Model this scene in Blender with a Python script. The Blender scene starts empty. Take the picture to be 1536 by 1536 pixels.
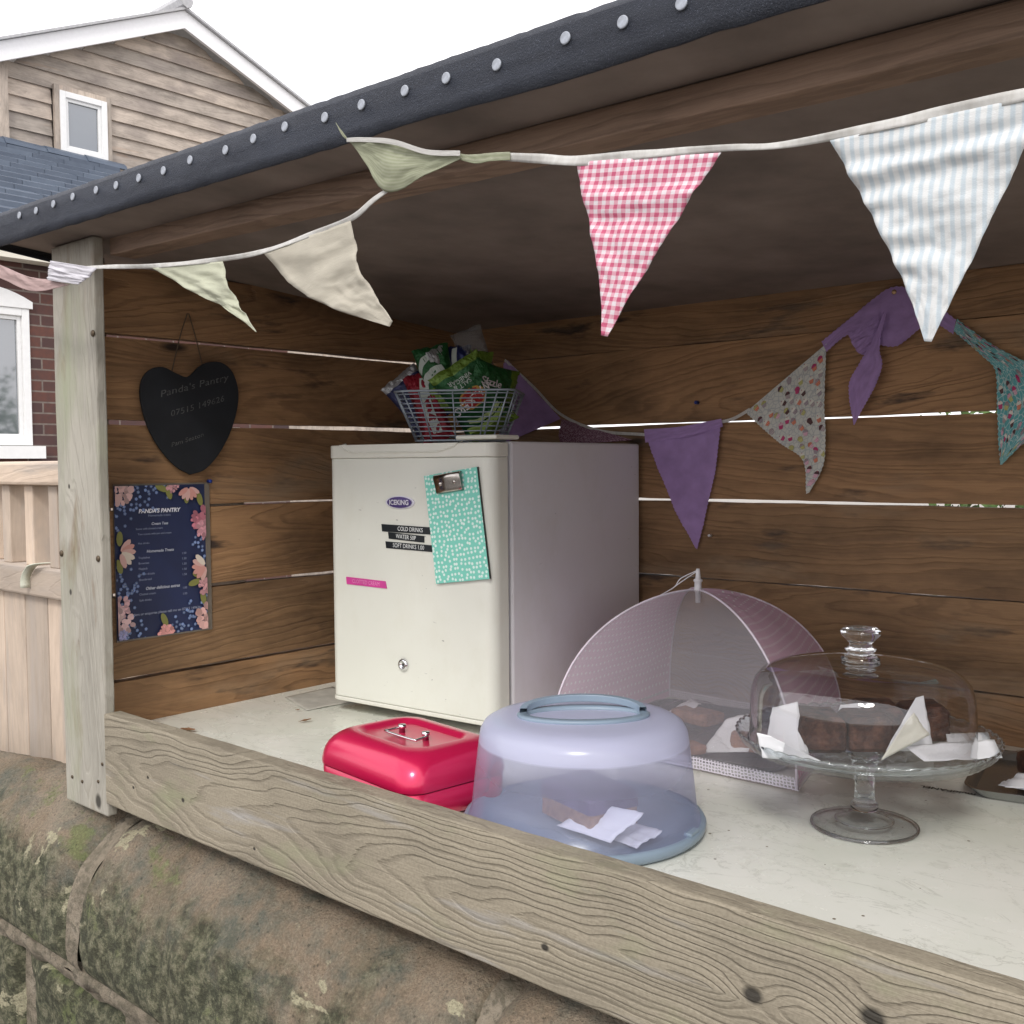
import bpy, bmesh, math, random
import numpy as np
from mathutils import Vector, Matrix, noise as mnoise
random.seed(7)
sc = bpy.context.scene
col = sc.collection
R = math.radians

# ------------------------------------------------------------------ camera
YAW, PITCH, ROLL, FPX = 0.71935, -0.046753, -0.007768, 1561.6
CAM = Vector((1.70454, -0.83161, 0.45351))
cf = Vector((-math.sin(YAW)*math.cos(PITCH), math.cos(YAW)*math.cos(PITCH), math.sin(PITCH)))
cr0 = Vector((math.cos(YAW), math.sin(YAW), 0)); cu0 = cr0.cross(cf)
cr = cr0*math.cos(ROLL)+cu0*math.sin(ROLL); cu = cu0*math.cos(ROLL)-cr0*math.sin(ROLL)
cd = bpy.data.cameras.new('camera'); cam = bpy.data.objects.new('camera', cd); col.objects.link(cam)
cam.matrix_world = Matrix(((cr.x, cu.x, -cf.x, CAM.x), (cr.y, cu.y, -cf.y, CAM.y), (cr.z, cu.z, -cf.z, CAM.z), (0, 0, 0, 1)))
cd.sensor_width = 36; cd.lens = 36*FPX/1536; cd.clip_start = .02; cd.clip_end = 2000
sc.camera = cam
# ------------------------------------------------------------------ light
EL, AZ = R(42), R(150)
w = bpy.data.worlds.new('World'); sc.world = w; w.use_nodes = True
nt = w.node_tree; nt.nodes.clear()
sky = nt.nodes.new('ShaderNodeTexSky'); sky.sky_type = 'NISHITA'; sky.sun_disc = False
sky.sun_elevation = EL; sky.sun_rotation = AZ
tc = nt.nodes.new('ShaderNodeTexCoord'); mp = nt.nodes.new('ShaderNodeMapping'); mp.inputs['Scale'].default_value = (1.5, 1.5, 4)
cn = nt.nodes.new('ShaderNodeTexNoise'); cn.inputs['Scale'].default_value = 1.7; cn.inputs['Detail'].default_value = 7
rp = nt.nodes.new('ShaderNodeValToRGB'); rp.color_ramp.elements[0].position = .30; rp.color_ramp.elements[0].color = (.62, .62, .62, 1)
rp.color_ramp.elements[1].position = .52; rp.color_ramp.elements[1].color = (1, 1, 1, 1)
mx = nt.nodes.new('ShaderNodeMix'); mx.data_type = 'RGBA'
mx.inputs['B'].default_value = (11.2, 11.0, 11.3, 1)
bg = nt.nodes.new('ShaderNodeBackground'); bg.inputs['Strength'].default_value = .1
wo = nt.nodes.new('ShaderNodeOutputWorld')
nl = nt.links.new
nl(tc.outputs['Generated'], mp.inputs['Vector']); nl(mp.outputs[0], cn.inputs['Vector']); nl(cn.outputs['Fac'], rp.inputs['Fac'])
nl(rp.outputs['Color'], mx.inputs['Factor']); nl(sky.outputs[0], mx.inputs['A']); nl(mx.outputs['Result'], bg.inputs['Color']); nl(bg.outputs[0], wo.inputs['Surface'])
sl = bpy.data.lights.new('sun', 'SUN'); sl.energy = 1.1; sl.angle = R(14); sl.color = (1, .97, .92)
so = bpy.data.objects.new('sun', sl); col.objects.link(so)
sd = Vector((math.sin(AZ)*math.cos(EL), math.cos(AZ)*math.cos(EL), math.sin(EL)))   # towards the sun
so.rotation_euler = sd.to_track_quat('Z', 'Y').to_euler(); so.location = sd*20
sc.view_settings.view_transform = 'Standard'; sc.view_settings.look = 'None'
sc.view_settings.exposure = .62; sc.view_settings.gamma = 1
sc.cycles.max_bounces = 10; sc.cycles.transparent_max_bounces = 24; sc.cycles.transmission_bounces = 10
sc.cycles.diffuse_bounces = 5; sc.cycles.glossy_bounces = 4
sc.cycles.caustics_reflective = False; sc.cycles.caustics_refractive = False

# ------------------------------------------------------------------ measuring: a sight line met with a real plane of the place
def P(px, py, ax, val):
    d = cf+cr*((px-768)/FPX)-cu*((py-768)/FPX)
    return CAM+d*((val-CAM[ax])/d[ax])
def PY(pts, Y): return [P(a, b, 1, Y) for a, b in pts]

# ------------------------------------------------------------------ materials
class N:
    def __init__(s, name):
        s.m = bpy.data.materials.new(name); s.m.use_nodes = True; s.t = s.m.node_tree
        s.b = s.t.nodes['Principled BSDF']; s.o = s.t.nodes['Material Output']
    def n(s, typ, **k):
        nd = s.t.nodes.new('ShaderNode'+typ)
        for a, v in k.items():
            if a.startswith('_'): setattr(nd, a[1:], v)
        return nd
    def put(s, sock, v):
        if hasattr(v, 'is_output') or isinstance(v, bpy.types.NodeSocket): s.t.links.new(v, sock)
        else: sock.default_value = v
    def attr(s, name): return s.n('Attribute', _attribute_name=name)
    def math(s, op, a, b=0.0, c=0.0, clamp=False):
        nd = s.n('Math', _operation=op, _use_clamp=clamp); s.put(nd.inputs[0], a); s.put(nd.inputs[1], b)
        if len(nd.inputs) > 2: s.put(nd.inputs[2], c)
        return nd.outputs[0]
    def vscale(s, v, sc_, loc=(0, 0, 0)):
        nd = s.n('Mapping'); s.put(nd.inputs['Vector'], v); nd.inputs['Scale'].default_value = sc_; nd.inputs['Location'].default_value = loc
        return nd.outputs[0]
    def noise(s, v, scale=1, detail=4, rough=.55, dist=0):
        nd = s.n('TexNoise'); s.put(nd.inputs['Vector'], v); nd.inputs['Scale'].default_value = scale
        nd.inputs['Detail'].default_value = detail; nd.inputs['Roughness'].default_value = rough; nd.inputs['Distortion'].default_value = dist
        return nd.outputs['Fac']
    def vor(s, v, scale=1, feature='F1', dim2=False):
        nd = s.n('TexVoronoi', _feature=feature, _voronoi_dimensions=('2D' if dim2 else '3D')); s.put(nd.inputs['Vector'], v); nd.inputs['Scale'].default_value = scale
        return nd
    def ramp(s, f, stops):
        nd = s.n('ValToRGB'); s.put(nd.inputs['Fac'], f); e = nd.color_ramp.elements
        while len(e) < len(stops): e.new(.5)
        for el, (p, c) in zip(e, stops):
            el.position = p; el.color = (c[0], c[1], c[2], 1) if hasattr(c, '__len__') else (c, c, c, 1)
        return nd.outputs['Color']
    def mix(s, f, a, b, mode='MIX'):
        nd = s.n('Mix', _data_type='RGBA', _blend_type=mode); s.put(nd.inputs['Factor'], f)
        for k, v in (('A', a), ('B', b)):
            if isinstance(v, (tuple, list)): v = (v[0], v[1], v[2], 1)
            s.put(nd.inputs[k], v)
        return nd.outputs['Result']
    def sep(s, v):
        nd = s.n('SeparateXYZ'); s.put(nd.inputs[0], v); return nd.outputs
    def comb(s, x, y, z):
        nd = s.n('CombineXYZ'); s.put(nd.inputs[0], x); s.put(nd.inputs[1], y); s.put(nd.inputs[2], z); return nd.outputs[0]
    def obj(s): return s.n('TexCoord').outputs['Object']
    def bump(s, h, strength=.5, dist=.002):
        nd = s.n('Bump'); nd.inputs['Strength'].default_value = strength; nd.inputs['Distance'].default_value = dist
        s.put(nd.inputs['Height'], h); s.t.links.new(nd.outputs[0], s.b.inputs['Normal']); return nd.outputs[0]
    def set(s, color=None, rough=None, metal=None, **k):
        if color is not None: s.put(s.b.inputs['Base Color'], (color[0], color[1], color[2], 1) if isinstance(color, (tuple, list)) else color)
        if rough is not None: s.put(s.b.inputs['Roughness'], rough)
        if metal is not None: s.put(s.b.inputs['Metallic'], metal)
        for a, v in k.items(): s.put(s.b.inputs[a.replace('_', ' ')], v)
        return s

def simple(name, c, rough=.5, metal=0, var=.12, vs=30, bump=.0, bs=200, **k):
    s = N(name); o = s.obj()
    f = s.noise(o, vs, 5)
    c2 = tuple(x*(1-var) for x in c); c3 = tuple(min(1, x*(1+var)) for x in c)
    s.set(s.ramp(f, [(.3, c2), (.7, c3)]), rough, metal, **k)
    if bump: s.bump(s.noise(o, bs, 4), bump, .001)
    return s.m

def wood(name, light, dark, spacing=.011, bump=.6, blotch=.5, center=None, knots=(), linew=.6, grime=None, rough=.75, fiber=.35, b=.1, randknots=True, tint=None, halo=0, stretch=True):
    s = N(name); wc = s.attr('wc').outputs['Vector']; rv = s.attr('rv').outputs['Fac']
    x, y, z = s.sep(wc)
    warp = s.noise(s.vscale(wc, (2.6, 11, 11) if center else (3, 14, 14)), 1, 3 if not center else 2, .5)
    warp2 = s.noise(s.vscale(wc, (22, 90, 90)), 1, 3, .6)
    if center:
        cx, cy = center
        xx = s.math('MULTIPLY', s.math('SUBTRACT', x, cx), b)
        yy = s.math('SUBTRACT', y, cy)
        yy = s.math('ADD', yy, s.math('MULTIPLY', s.math('SUBTRACT', s.noise(s.vscale(wc, (4, 3, 3)), 1, 2), .5), .05))
    else:
        yy = s.math('ADD', y, s.math('MULTIPLY', s.math('SINE', s.math('MULTIPLY', x, 1.1)), .11))
        xx = s.math('MULTIPLY', s.math('SINE', s.math('MULTIPLY', x, 1.9)), .07)
    r = s.math('SQRT', s.math('ADD', s.math('MULTIPLY', xx, xx), s.math('MULTIPLY', yy, yy)))
    r = s.math('ADD', r, s.math('MULTIPLY', s.math('SUBTRACT', warp, .5), (.036 if center else .05)))
    r = s.math('ADD', r, s.math('MULTIPLY', s.math('SUBTRACT', warp2, .5), .0045))
    kn = None
    def addk(d, amp, rad):
        nonlocal r, kn
        g = s.math('POWER', 2.718, s.math('MULTIPLY', s.math('MULTIPLY', d, d), -1/(rad*rad*7)))
        r = s.math('ADD', r, s.math('MULTIPLY', g, amp))
        core = s.math('SUBTRACT', 1.0, s.math('DIVIDE', d, rad), clamp=True)
        core = s.math('MULTIPLY', core, 2.2, clamp=True)
        kn = core if kn is None else s.math('MAXIMUM', kn, core)
    for (kx, ky, kr) in knots:
        dx = s.math('SUBTRACT', x, kx); dy = s.math('MULTIPLY', s.math('SUBTRACT', y, ky), 1.0)
        d = s.math('SQRT', s.math('ADD', s.math('MULTIPLY', s.math('MULTIPLY', dx, dx), .6), s.math('MULTIPLY', dy, dy)))
        addk(d, .02 if kr > .006 else 0.004, kr)
    if randknots:
        v = s.vor(s.vscale(wc, (2.1, 6.5, 0)), 1)
        d = s.math('ADD', s.math('MULTIPLY', v.outputs['Distance'], .16), s.math('MULTIPLY', warp2, .004))
        addk(d, .03, .013)
    ph = s.math('ADD', s.math('MULTIPLY', r, 1/spacing), s.math('MULTIPLY', s.noise(s.comb(s.math('MULTIPLY', r, 55.0), rv, 0.0), 1, 2), 3.2))
    fr = s.math('FRACT', ph)
    # slow rise then sharp latewood line
    line = s.ramp(fr, [(0, 0), (.45, .15), (.78, 1), (.9, .75), (1, 0)])
    fib = s.noise(s.vscale(wc, (14, 480, 480)), 1, 3, .7)
    fade = s.ramp(s.noise(s.vscale(wc, (5, 20, 5)), 1, 2), [(.3, .25), (.65, 1)])
    lf = s.math('MULTIPLY', s.math('MULTIPLY', line, fade), linew)
    c = s.mix(lf, light, dark)
    if center:
        chk = s.ramp(s.noise(s.vscale(wc, (5, 260, 260)), 1, 3, .6), [(.66, 0), (.72, .75)])
        c = s.mix(chk, c, tuple(q*.5 for q in dark)); c = s.mix(s.ramp(s.noise(s.vscale(wc, (260, 300, 300)), 1, 2, .5), [(.35, .35), (.6, 0)]), c, dark)
    c = s.mix(s.math('MULTIPLY', s.math('SUBTRACT', fib, .35, clamp=True), fiber*2.5, clamp=True), c, dark)
    bl = s.ramp(s.noise(s.vscale(wc, (3.5, 9, 5)), 1, 5, .65), [(.25, 1-blotch), (.55, 1), (.8, 1+blotch*.35)])
    c = s.mix(1.0, c, bl, 'MULTIPLY')
    tone = s.ramp(rv, [(0, (.72, .72, .72)), (1, (1.2, 1.15, 1.1))])
    c = s.mix(1.0, c, tone, 'MULTIPLY')
    if tint:
        for (tcol, lo, hi, ts) in tint:
            c = s.mix(s.ramp(s.noise(s.vscale(wc, ts), 1, 5, .6), [(lo, 0), (hi, 1)]), c, tcol)
    if halo: c = s.mix(s.math('MULTIPLY', s.math('SUBTRACT', 1.0, s.math('DIVIDE', d, .05), clamp=True), halo), c, tuple(q*.5 for q in dark))
    if kn is not None: c = s.mix(kn, c, tuple(q*.22 for q in dark))
    s.set(c, rough)
    h = s.math('SUBTRACT', s.math('MULTIPLY', fib, .45), s.math('MULTIPLY', line, .9))
    if kn is not None: h = s.math('SUBTRACT', h, s.math('MULTIPLY', kn, .7))
    s.bump(h, bump, .0018)
    return s.m

def cloth(name, fn, trans=.25, bs=900):
    s = N(name); uv = s.attr('fuv').outputs['Vector']
    c = fn(s, uv)
    weave = s.noise(uv, bs, 2)
    s.set(c, .9); s.bump(s.math('ADD', weave, s.math('MULTIPLY', s.noise(s.vscale(uv, (25, 60, 1)), 1, 3), 3)), .35, .0012)
    tr = s.n('BsdfTranslucent'); s.put(tr.inputs['Color'], c if not isinstance(c, tuple) else (*c, 1))
    ms = s.n('MixShader'); ms.inputs[0].default_value = trans
    s.t.links.new(s.b.outputs[0], ms.inputs[1]); s.t.links.new(tr.outputs[0], ms.inputs[2]); s.t.links.new(ms.outputs[0], s.o.inputs['Surface'])
    return s.m

def film(name, tint=(.9, .9, .95), haze=.1, haze_col=(.8, .8, .85), rough=.08, gloss=.6, wrinkle=0, wscale=60, ior=1.45, hazefn=None):
    """thin clear sheet: see-through, milky by `haze`, shiny by fresnel"""
    s = N(name); s.t.nodes.remove(s.b)
    t = s.n('BsdfTransparent'); t.inputs['Color'].default_value = (*tint, 1)
    d = s.n('BsdfDiffuse'); d.inputs['Color'].default_value = (*haze_col, 1)
    tl = s.n('BsdfTranslucent'); tl.inputs['Color'].default_value = (*haze_col, 1)
    md = s.n('MixShader'); md.inputs[0].default_value = .5
    s.t.links.new(d.outputs[0], md.inputs[1]); s.t.links.new(tl.outputs[0], md.inputs[2])
    m1 = s.n('MixShader'); s.put(m1.inputs[0], hazefn(s) if hazefn else haze)
    s.t.links.new(t.outputs[0], m1.inputs[1]); s.t.links.new(md.outputs[0], m1.inputs[2])
    g = s.n('BsdfGlossy'); g.inputs['Roughness'].default_value = rough
    lw = s.n('LayerWeight'); lw.inputs['Blend'].default_value = .5; f0_ = ((ior-1)/(ior+1))**2
    frf = s.math('ADD', 2*f0_, s.math('MULTIPLY', s.math('POWER', lw.outputs['Facing'], 3.2 if name == 'clear_glass' else 4.5), .85), clamp=True)
    if wrinkle:
        bp = s.n('Bump'); bp.inputs['Strength'].default_value = wrinkle; bp.inputs['Distance'].default_value = .004
        s.put(bp.inputs['Height'], s.noise(s.obj(), wscale, 4, .6, .6))
        for q in (g, d): s.t.links.new(bp.outputs[0], q.inputs['Normal'])
    m2 = s.n('MixShader'); s.put(m2.inputs[0], s.math('MULTIPLY', frf, gloss*1.1, clamp=True))
    s.t.links.new(m1.outputs[0], m2.inputs[1]); s.t.links.new(g.outputs[0], m2.inputs[2]); s.t.links.new(m2.outputs[0], s.o.inputs['Surface'])
    return s.m

def vcol(name, rough=.6, **k):
    s = N(name); s.set(s.attr('pc').outputs['Color'], rough, **k); return s.m

M = {}
M['wall_wood'] = wood('wall_wood', (.37, .215, .105), (.115, .058, .028), .011, .6, .62, linew=.5, halo=.5, tint=[((.045, .028, .02), .585, .68, (4, 17, 5)), ((.30, .205, .125), .56, .74, (2, 7, 3))])
M['post_wood'] = wood('post_wood', (.57, .54, .465), (.26, .235, .185), .016, .5, .35, linew=.35, fiber=.45, randknots=False,
    knots=[(-.105, .043, .012), (.42, -.03, .004), (.24, -.035, .005)],
    tint=[((.21, .145, .09), .56, .72, (4.5, 16, 5)), ((.33, .34, .24), .52, .72, (2.4, 9, 5))])
M['inner_wood'] = wood('inner_wood', (.25, .21, .15), (.11, .09, .06), .01, .6, .5, linew=.5)
M['board_wood'] = wood('board_wood', (.375, .335, .255), (.175, .15, .11), .0070, .7, .3, center=(1.22, -.008), b=.082, linew=.5, fiber=.42, randknots=False,
    knots=[(1.262, -.0, .0095), (1.372, .018, .011), (1.02, -.03, .005), (.32, -.02, .004), (.22, -.005, .003), (.175, -.03, .003), (.5, -.05, .003)],
    tint=[((.27, .275, .165), .56, .8, (5, 12, 5)), ((.34, .33, .325), .58, .8, (3, 26, 5))])
M['beam_wood'] = wood('beam_wood', (.30, .21, .155), (.13, .085, .06), .009, .6, .45, linew=.6, knots=[], randknots=True)
M['gate_wood'] = wood('gate_wood', (.66, .55, .45), (.46, .365, .28), .02, .3, .3, linew=.3, randknots=False, tint=[((.44, .38, .33), .5, .68, (2.2, 22, 5))])
M['clad_wood'] = wood('clad_wood', (.57, .50, .43), (.30, .25, .215), .03, .5, .5, linew=.45, randknots=False, tint=[((.25, .21, .19), .5, .72, (1.3, 2.5, 2)), ((.45, .30, .20), .66, .8, (.9, 5, 2))])
M['ply'] = simple('ply', (.225, .18, .155), .85, var=.3, vs=7, bump=.4, bs=60)

# worktop laminate
s = N('marble_laminate'); o = s.obj()
v1 = s.noise(s.vscale(o, (1, 1.5, 1)), 7, 8, .62, 1.6)
vein = s.ramp(v1, [(.485, 0), (.5, 1), (.515, 0)])
vf = s.math('MULTIPLY', s.math('MULTIPLY', vein, s.noise(o, 5, 4)), .75)
v2 = s.ramp(s.noise(o, 4, 6, .6, .8), [(.3, (.74, .76, .66)), (.55, (.82, .82, .74)), (.75, (.86, .85, .78))])
c = s.mix(vf, v2, (.38, .38, .31))
sp = s.vor(o, 26); c = s.mix(s.math('LESS_THAN', s.math('ADD', sp.outputs['Distance'], s.math('MULTIPLY', s.noise(o, 90, 2), .05)), .072), c, (.16, .12, .07))
dirt = s.ramp(s.noise(o, 60, 6, .8), [(.58, 0), (.75, .35)])
c = s.mix(dirt, c, (.48, .46, .36))
s.set(c, s.ramp(s.noise(o, 12, 5), [(.3, .16), (.7, .34)])); s.b.inputs['Specular IOR Level'].default_value = .55
M['worktop'] = s.m
# stone
s = N('coping_stone'); o = s.obj(); x_, y_, z_ = s.sep(o)
n1 = s.noise(o, 5, 8, .65); n2 = s.noise(o, 55, 6, .7); n3 = s.noise(s.vscale(o, (1, 1, 1), (3, 5, 1)), 9, 6, .6, .4)
c = s.ramp(n1, [(.3, (.17, .145, .095)), (.5, (.27, .205, .14)), (.62, (.30, .245, .18)), (.75, (.19, .185, .13))])
c = s.mix(s.ramp(s.noise(s.vscale(o, (2, 2, 2), (9, 0, 0)), 5, 6, .7), [(.45, 0), (.62, .8)]), c, (.115, .13, .105))
# green-black algae grows on the front face below the shoulder
front = s.math('ADD', s.math('MULTIPLY', s.math('ADD', z_, .20), -11.0), s.math('MULTIPLY', s.math('SUBTRACT', n3, .5), 3.4))
alg = s.ramp(s.math('ADD', front, .25), [(.1, 0), (.7, .92)])
algc = s.mix(s.ramp(n2, [(.42, 0), (.6, 1)]), (.045, .048, .026), (.17, .175, .10))
c = s.mix(alg, c, algc)
c = s.mix(s.math('MULTIPLY', s.ramp(n2, [(.5, 0), (.66, 1)]), .5), c, (.29, .25, .18))
lich = s.ramp(s.math('ADD', s.noise(s.vscale(o, (1, 1.6, 1.6), (2.2, 7, 4)), 8, 5, .6, .5), s.math('MULTIPLY', s.math('SUBTRACT', n2, .5), .14)), [(.625, 0), (.645, .85)])
c = s.mix(lich, c, (.46, .42, .28))
moss = s.ramp(s.math('ADD', s.noise(s.vscale(o, (1, 1, 1), (1.3, 3, 8)), 6.5, 4, .6, .3), s.math('MULTIPLY', s.math('SUBTRACT', n2, .5), .35)), [(.62, 0), (.70, .7)])
c = s.mix(moss, c, (.15, .185, .06))
fs_ = s.noise(o, 260, 4, .75); c = s.mix(1.0, c, s.ramp(fs_, [(.3, .65), (.5, 1.0), (.7, 1.4)]), 'MULTIPLY')
pit = s.vor(o, 70); c = s.mix(s.ramp(s.math('ADD', pit.outputs['Distance'], s.math('MULTIPLY', fs_, .5)), [(.34, .5), (.42, 0)]), c, (.03, .027, .018))
s.set(c, .93)
s.bump(s.math('ADD', s.math('MULTIPLY', n2, 1.0), s.math('MULTIPLY', s.noise(o, 220, 5, .7), .5)), 1.0, .009)
M['stone'] = s.m
s = N('mortar'); o = s.obj()
c = s.ramp(s.noise(o, 17, 7, .7), [(.32, (.10, .09, .06)), (.48, (.27, .225, .165)), (.7, (.38, .325, .25))])
s.set(s.mix(s.ramp(s.noise(o, 70, 5, .7), [(.5, 0), (.62, .8)]), c, (.13, .115, .08)), .95); s.bump(s.noise(o, 70, 6, .7), 1, .012); M['mortar'] = s.m
# slate roofs
s = N('slate'); o = s.attr('wc').outputs['Vector']
rvv = s.attr('rv').outputs['Fac']
c = s.ramp(rvv, [(0, (.06, .08, .115)), (1, (.11, .14, .185))]); s.set(s.mix(.3, c, s.ramp(s.noise(o, 9, 5), [(.3, (.05, .07, .11)), (.7, (.14, .17, .22))])), .42)
s.bump(s.noise(o, 60, 4), .3, .004); M['slate'] = s.m
# brick
s = N('brick'); o = s.obj(); x_, y_, z_ = s.sep(o)
br = s.n('TexBrick'); s.put(br.inputs['Vector'], s.comb(y_, z_, 0.0)); br.inputs['Scale'].default_value = 1
br.inputs['Brick Width'].default_value = .225; br.inputs['Row Height'].default_value = .075; br.inputs['Mortar Size'].default_value = .006; br.inputs['Bias'].default_value = 0
br.inputs['Color1'].default_value = (.13, .052, .038, 1); br.inputs['Color2'].default_value = (.06, .034, .034, 1); br.inputs['Mortar'].default_value = (.20, .165, .14, 1)
s.set(s.mix(s.ramp(s.noise(o, 24, 5), [(.35, 0), (.7, .5)]), br.outputs['Color'], (.06, .04, .04)), .9); s.bump(s.math('SUBTRACT', 1.0, br.outputs['Fac']), .5, .01)
M['brick'] = s.m
# felt
s = N('roof_felt'); o = s.obj()
sp = s.noise(o, 900, 2, .8)
c = s.mix(s.ramp(sp, [(.60, 0), (.72, .6)]), (.007, .011, .023), (.20, .23, .30))
c = s.mix(s.ramp(s.noise(s.vscale(o, (3, 8, 30)), 1, 5, .6), [(.45, 0), (.75, .45)]), c, (.045, .058, .09))
s.set(c, .5); s.bump(s.math('ADD', s.noise(o, 500, 4, .8), s.math('MULTIPLY', s.noise(s.vscale(o, (6, 6, 20)), 1, 3), 3)), .8, .003); M['felt'] = s.m
M['galv'] = simple('galvanised', (.36, .385, .43), .6, .1, var=.3, vs=150)
M['roof_edge'] = simple('roof_edge', (.46, .46, .47), .7)
M['screw'] = simple('rusty_screw', (.12, .09, .06), .5, .7)
M['upvc'] = simple('white_upvc', (.82, .82, .81), .4, var=.03)
M['cream_paint'] = simple('cream_paint', (.74, .70, .60), .45, var=.04)
M['white_paint'] = simple('white_paint', (.85, .85, .86), .45, var=.03)
s = N('window_glass'); s.set((.10, .115, .13), .04); s.b.inputs['Specular IOR Level'].default_value = 1.0; s.b.inputs['IOR'].default_value = 2.0; M['pane'] = s.m
s = N('tarmac'); o = s.obj(); s.set(s.ramp(s.noise(o, 6, 8, .7), [(.3, (.10, .095, .09)), (.7, (.17, .16, .15))]), .95); s.bump(s.noise(o, 90, 3), .5, .01); M['ground'] = s.m
s = N('gravel_ground'); o = s.obj(); s.set(s.ramp(s.noise(o, 9, 8, .7), [(.3, (.30, .28, .25)), (.7, (.42, .39, .35))]), .95); s.bump(s.noise(o, 60, 3), .8, .03); M['gravel'] = s.m  # pale gravel, kept light so the gaps between the planks look bright
# fridge
def scuffed(name, c, rough, k):
    s = N(name); o = s.obj(); base = s.ramp(s.noise(o, 4, 5), [(.3, tuple(q*.95 for q in c)), (.7, c)])
    grime = s.ramp(s.noise(s.vscale(o, (1, 1, .6)), 9, 7, .7), [(.5, 0), (.78, .35)]); base = s.mix(grime, base, (c[0]*.78, c[1]*.75, c[2]*.66))
    mk = s.math('MULTIPLY', s.ramp(s.noise(s.vscale(o, (60, 60, 170)), 1, 3, .5), [(.70, 0), (.74, 1)]), s.ramp(s.noise(o, 11, 2), [(.52, 0), (.62, k)])); base = s.mix(mk, base, (.25, .24, .22))
    s.set(base, s.ramp(s.noise(o, 14, 4), [(.3, rough-.06), (.7, rough+.10)])); s.bump(s.noise(o, 420, 2), .08, .0008); return s.m
M['fridge_door'] = scuffed('fridge_door', (.75, .75, .67), .34, .8)
M['fridge_body'] = scuffed('fridge_body', (.74, .72, .75), .5, .5)  # lilac cast of the light on the side put into this base colour
M['plastic_white'] = simple('plastic_white', (.72, .71, .63), .35, var=.03)
M['gasket'] = simple('gasket', (.10, .09, .10), .7)
M['chrome'] = simple('chrome', (.75, .75, .76), .16, 1, var=.05)
M['darkchrome'] = simple('aged_nickel', (.42, .39, .36), .2, 1, var=.3, vs=60)
M['wire'] = simple('wire', (.34, .39, .44), .42, .5, var=.15)
M['black_label'] = simple('black_label', (.006, .009, .012), .35)
M['white_ink'] = simple('white_ink', (.8, .82, .8), .6)
M['pink_label'] = simple('pink_label', (.62, .06, .30), .4)
M['pink_ink'] = simple('pink_ink', (.80, .30, .55), .6)
M['badge'] = simple('badge', (.085, .055, .20), .25, .2)
M['silver_ink'] = simple('silver_ink', (.72, .70, .78), .3, .3)
s = N('dotted_board'); uv = s.attr('fuv').outputs['Vector']
v = s.vor(uv, 122, dim2=True); v.inputs['Randomness'].default_value = .6
dots = s.ramp(s.math('ADD', v.outputs['Distance'], s.math('MULTIPLY', s.noise(uv, 60, 2), .10)), [(.30, 1), (.37, 0)])
s.set(s.mix(dots, (.20, .62, .50), (.72, .86, .80)), .5); M['mint'] = s.m
M['board_edge'] = simple('board_edge', (.05, .05, .045), .8)
M['slate_heart'] = simple('heart_slate', (.008, .0095, .013), .8, var=.3, vs=20, bump=.3, bs=150)
M['chalk'] = simple('chalk', (.09, .09, .09), .9, var=.5, vs=200)
M['rope'] = simple('rope', (.10, .07, .045), .9)
M['navy'] = simple('navy_print', (.014, .022, .075), .5, var=.25, vs=9)
s = N('laminate_edge'); s.set((.14, .11, .085), .18); s.b.inputs['Coat Weight'].default_value = .5; M['lam'] = s.m
M['print'] = vcol('print_colours', .55)
# tin
s = N('red_enamel'); o = s.obj(); s.set((.66, .012, .085), .30, .35, Coat_Weight=.6, Coat_Roughness=.12); s.bump(s.noise(o, 14, 3), .06, .004); M['tin'] = s.m
M['tin_dark'] = simple('seam', (.15, .005, .02), .5)
# cake carrier
M['carrier_blue'] = simple('carrier_blue', (.24, .31, .385), .35, var=.05)
def hz(s):
    z = s.sep(s.obj())[2]
    return s.ramp(s.math('MULTIPLY', z, 7.0), [(0.0, .17), (.60, .29), (.765, .44), (.785, .86), (1, .92)])
M['carrier_dome'] = film('carrier_dome', (.90, .91, 1.0), haze_col=(.78, .80, 1.0), rough=.22, gloss=.55, wrinkle=.08, wscale=22, hazefn=hz)
M['cello'] = film('cellophane', (.98, .98, .98), .012, (.9, .9, .9), .05, .24, wrinkle=1.0, wscale=45)
M['cello_grey'] = film('cellophane_dull', (.8, .8, .8), .35, (.45, .45, .45), .2, .7, wrinkle=1, wscale=60)
M['glass'] = film('clear_glass', (.90, .895, .90), .010, (.8, .8, .85), .012, 1.25, wrinkle=.02, wscale=12)
M['foot_glass'] = film('foot_glass', (.955, .958, .965), .0, (.8, .8, .85), .02, .75, wrinkle=.15, wscale=25)
s = N('solid_glass'); s.set((.95, .97, .985), .02); s.b.inputs['Transmission Weight'].default_value = 1; s.b.inputs['IOR'].default_value = 1.46; M['solid_glass'] = s.m
M['plate_glass'] = film('plate_glass', (.93, .955, .965), .03, (.6, .68, .72), .04, .7, wrinkle=.05, wscale=30, ior=1.6)
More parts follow.
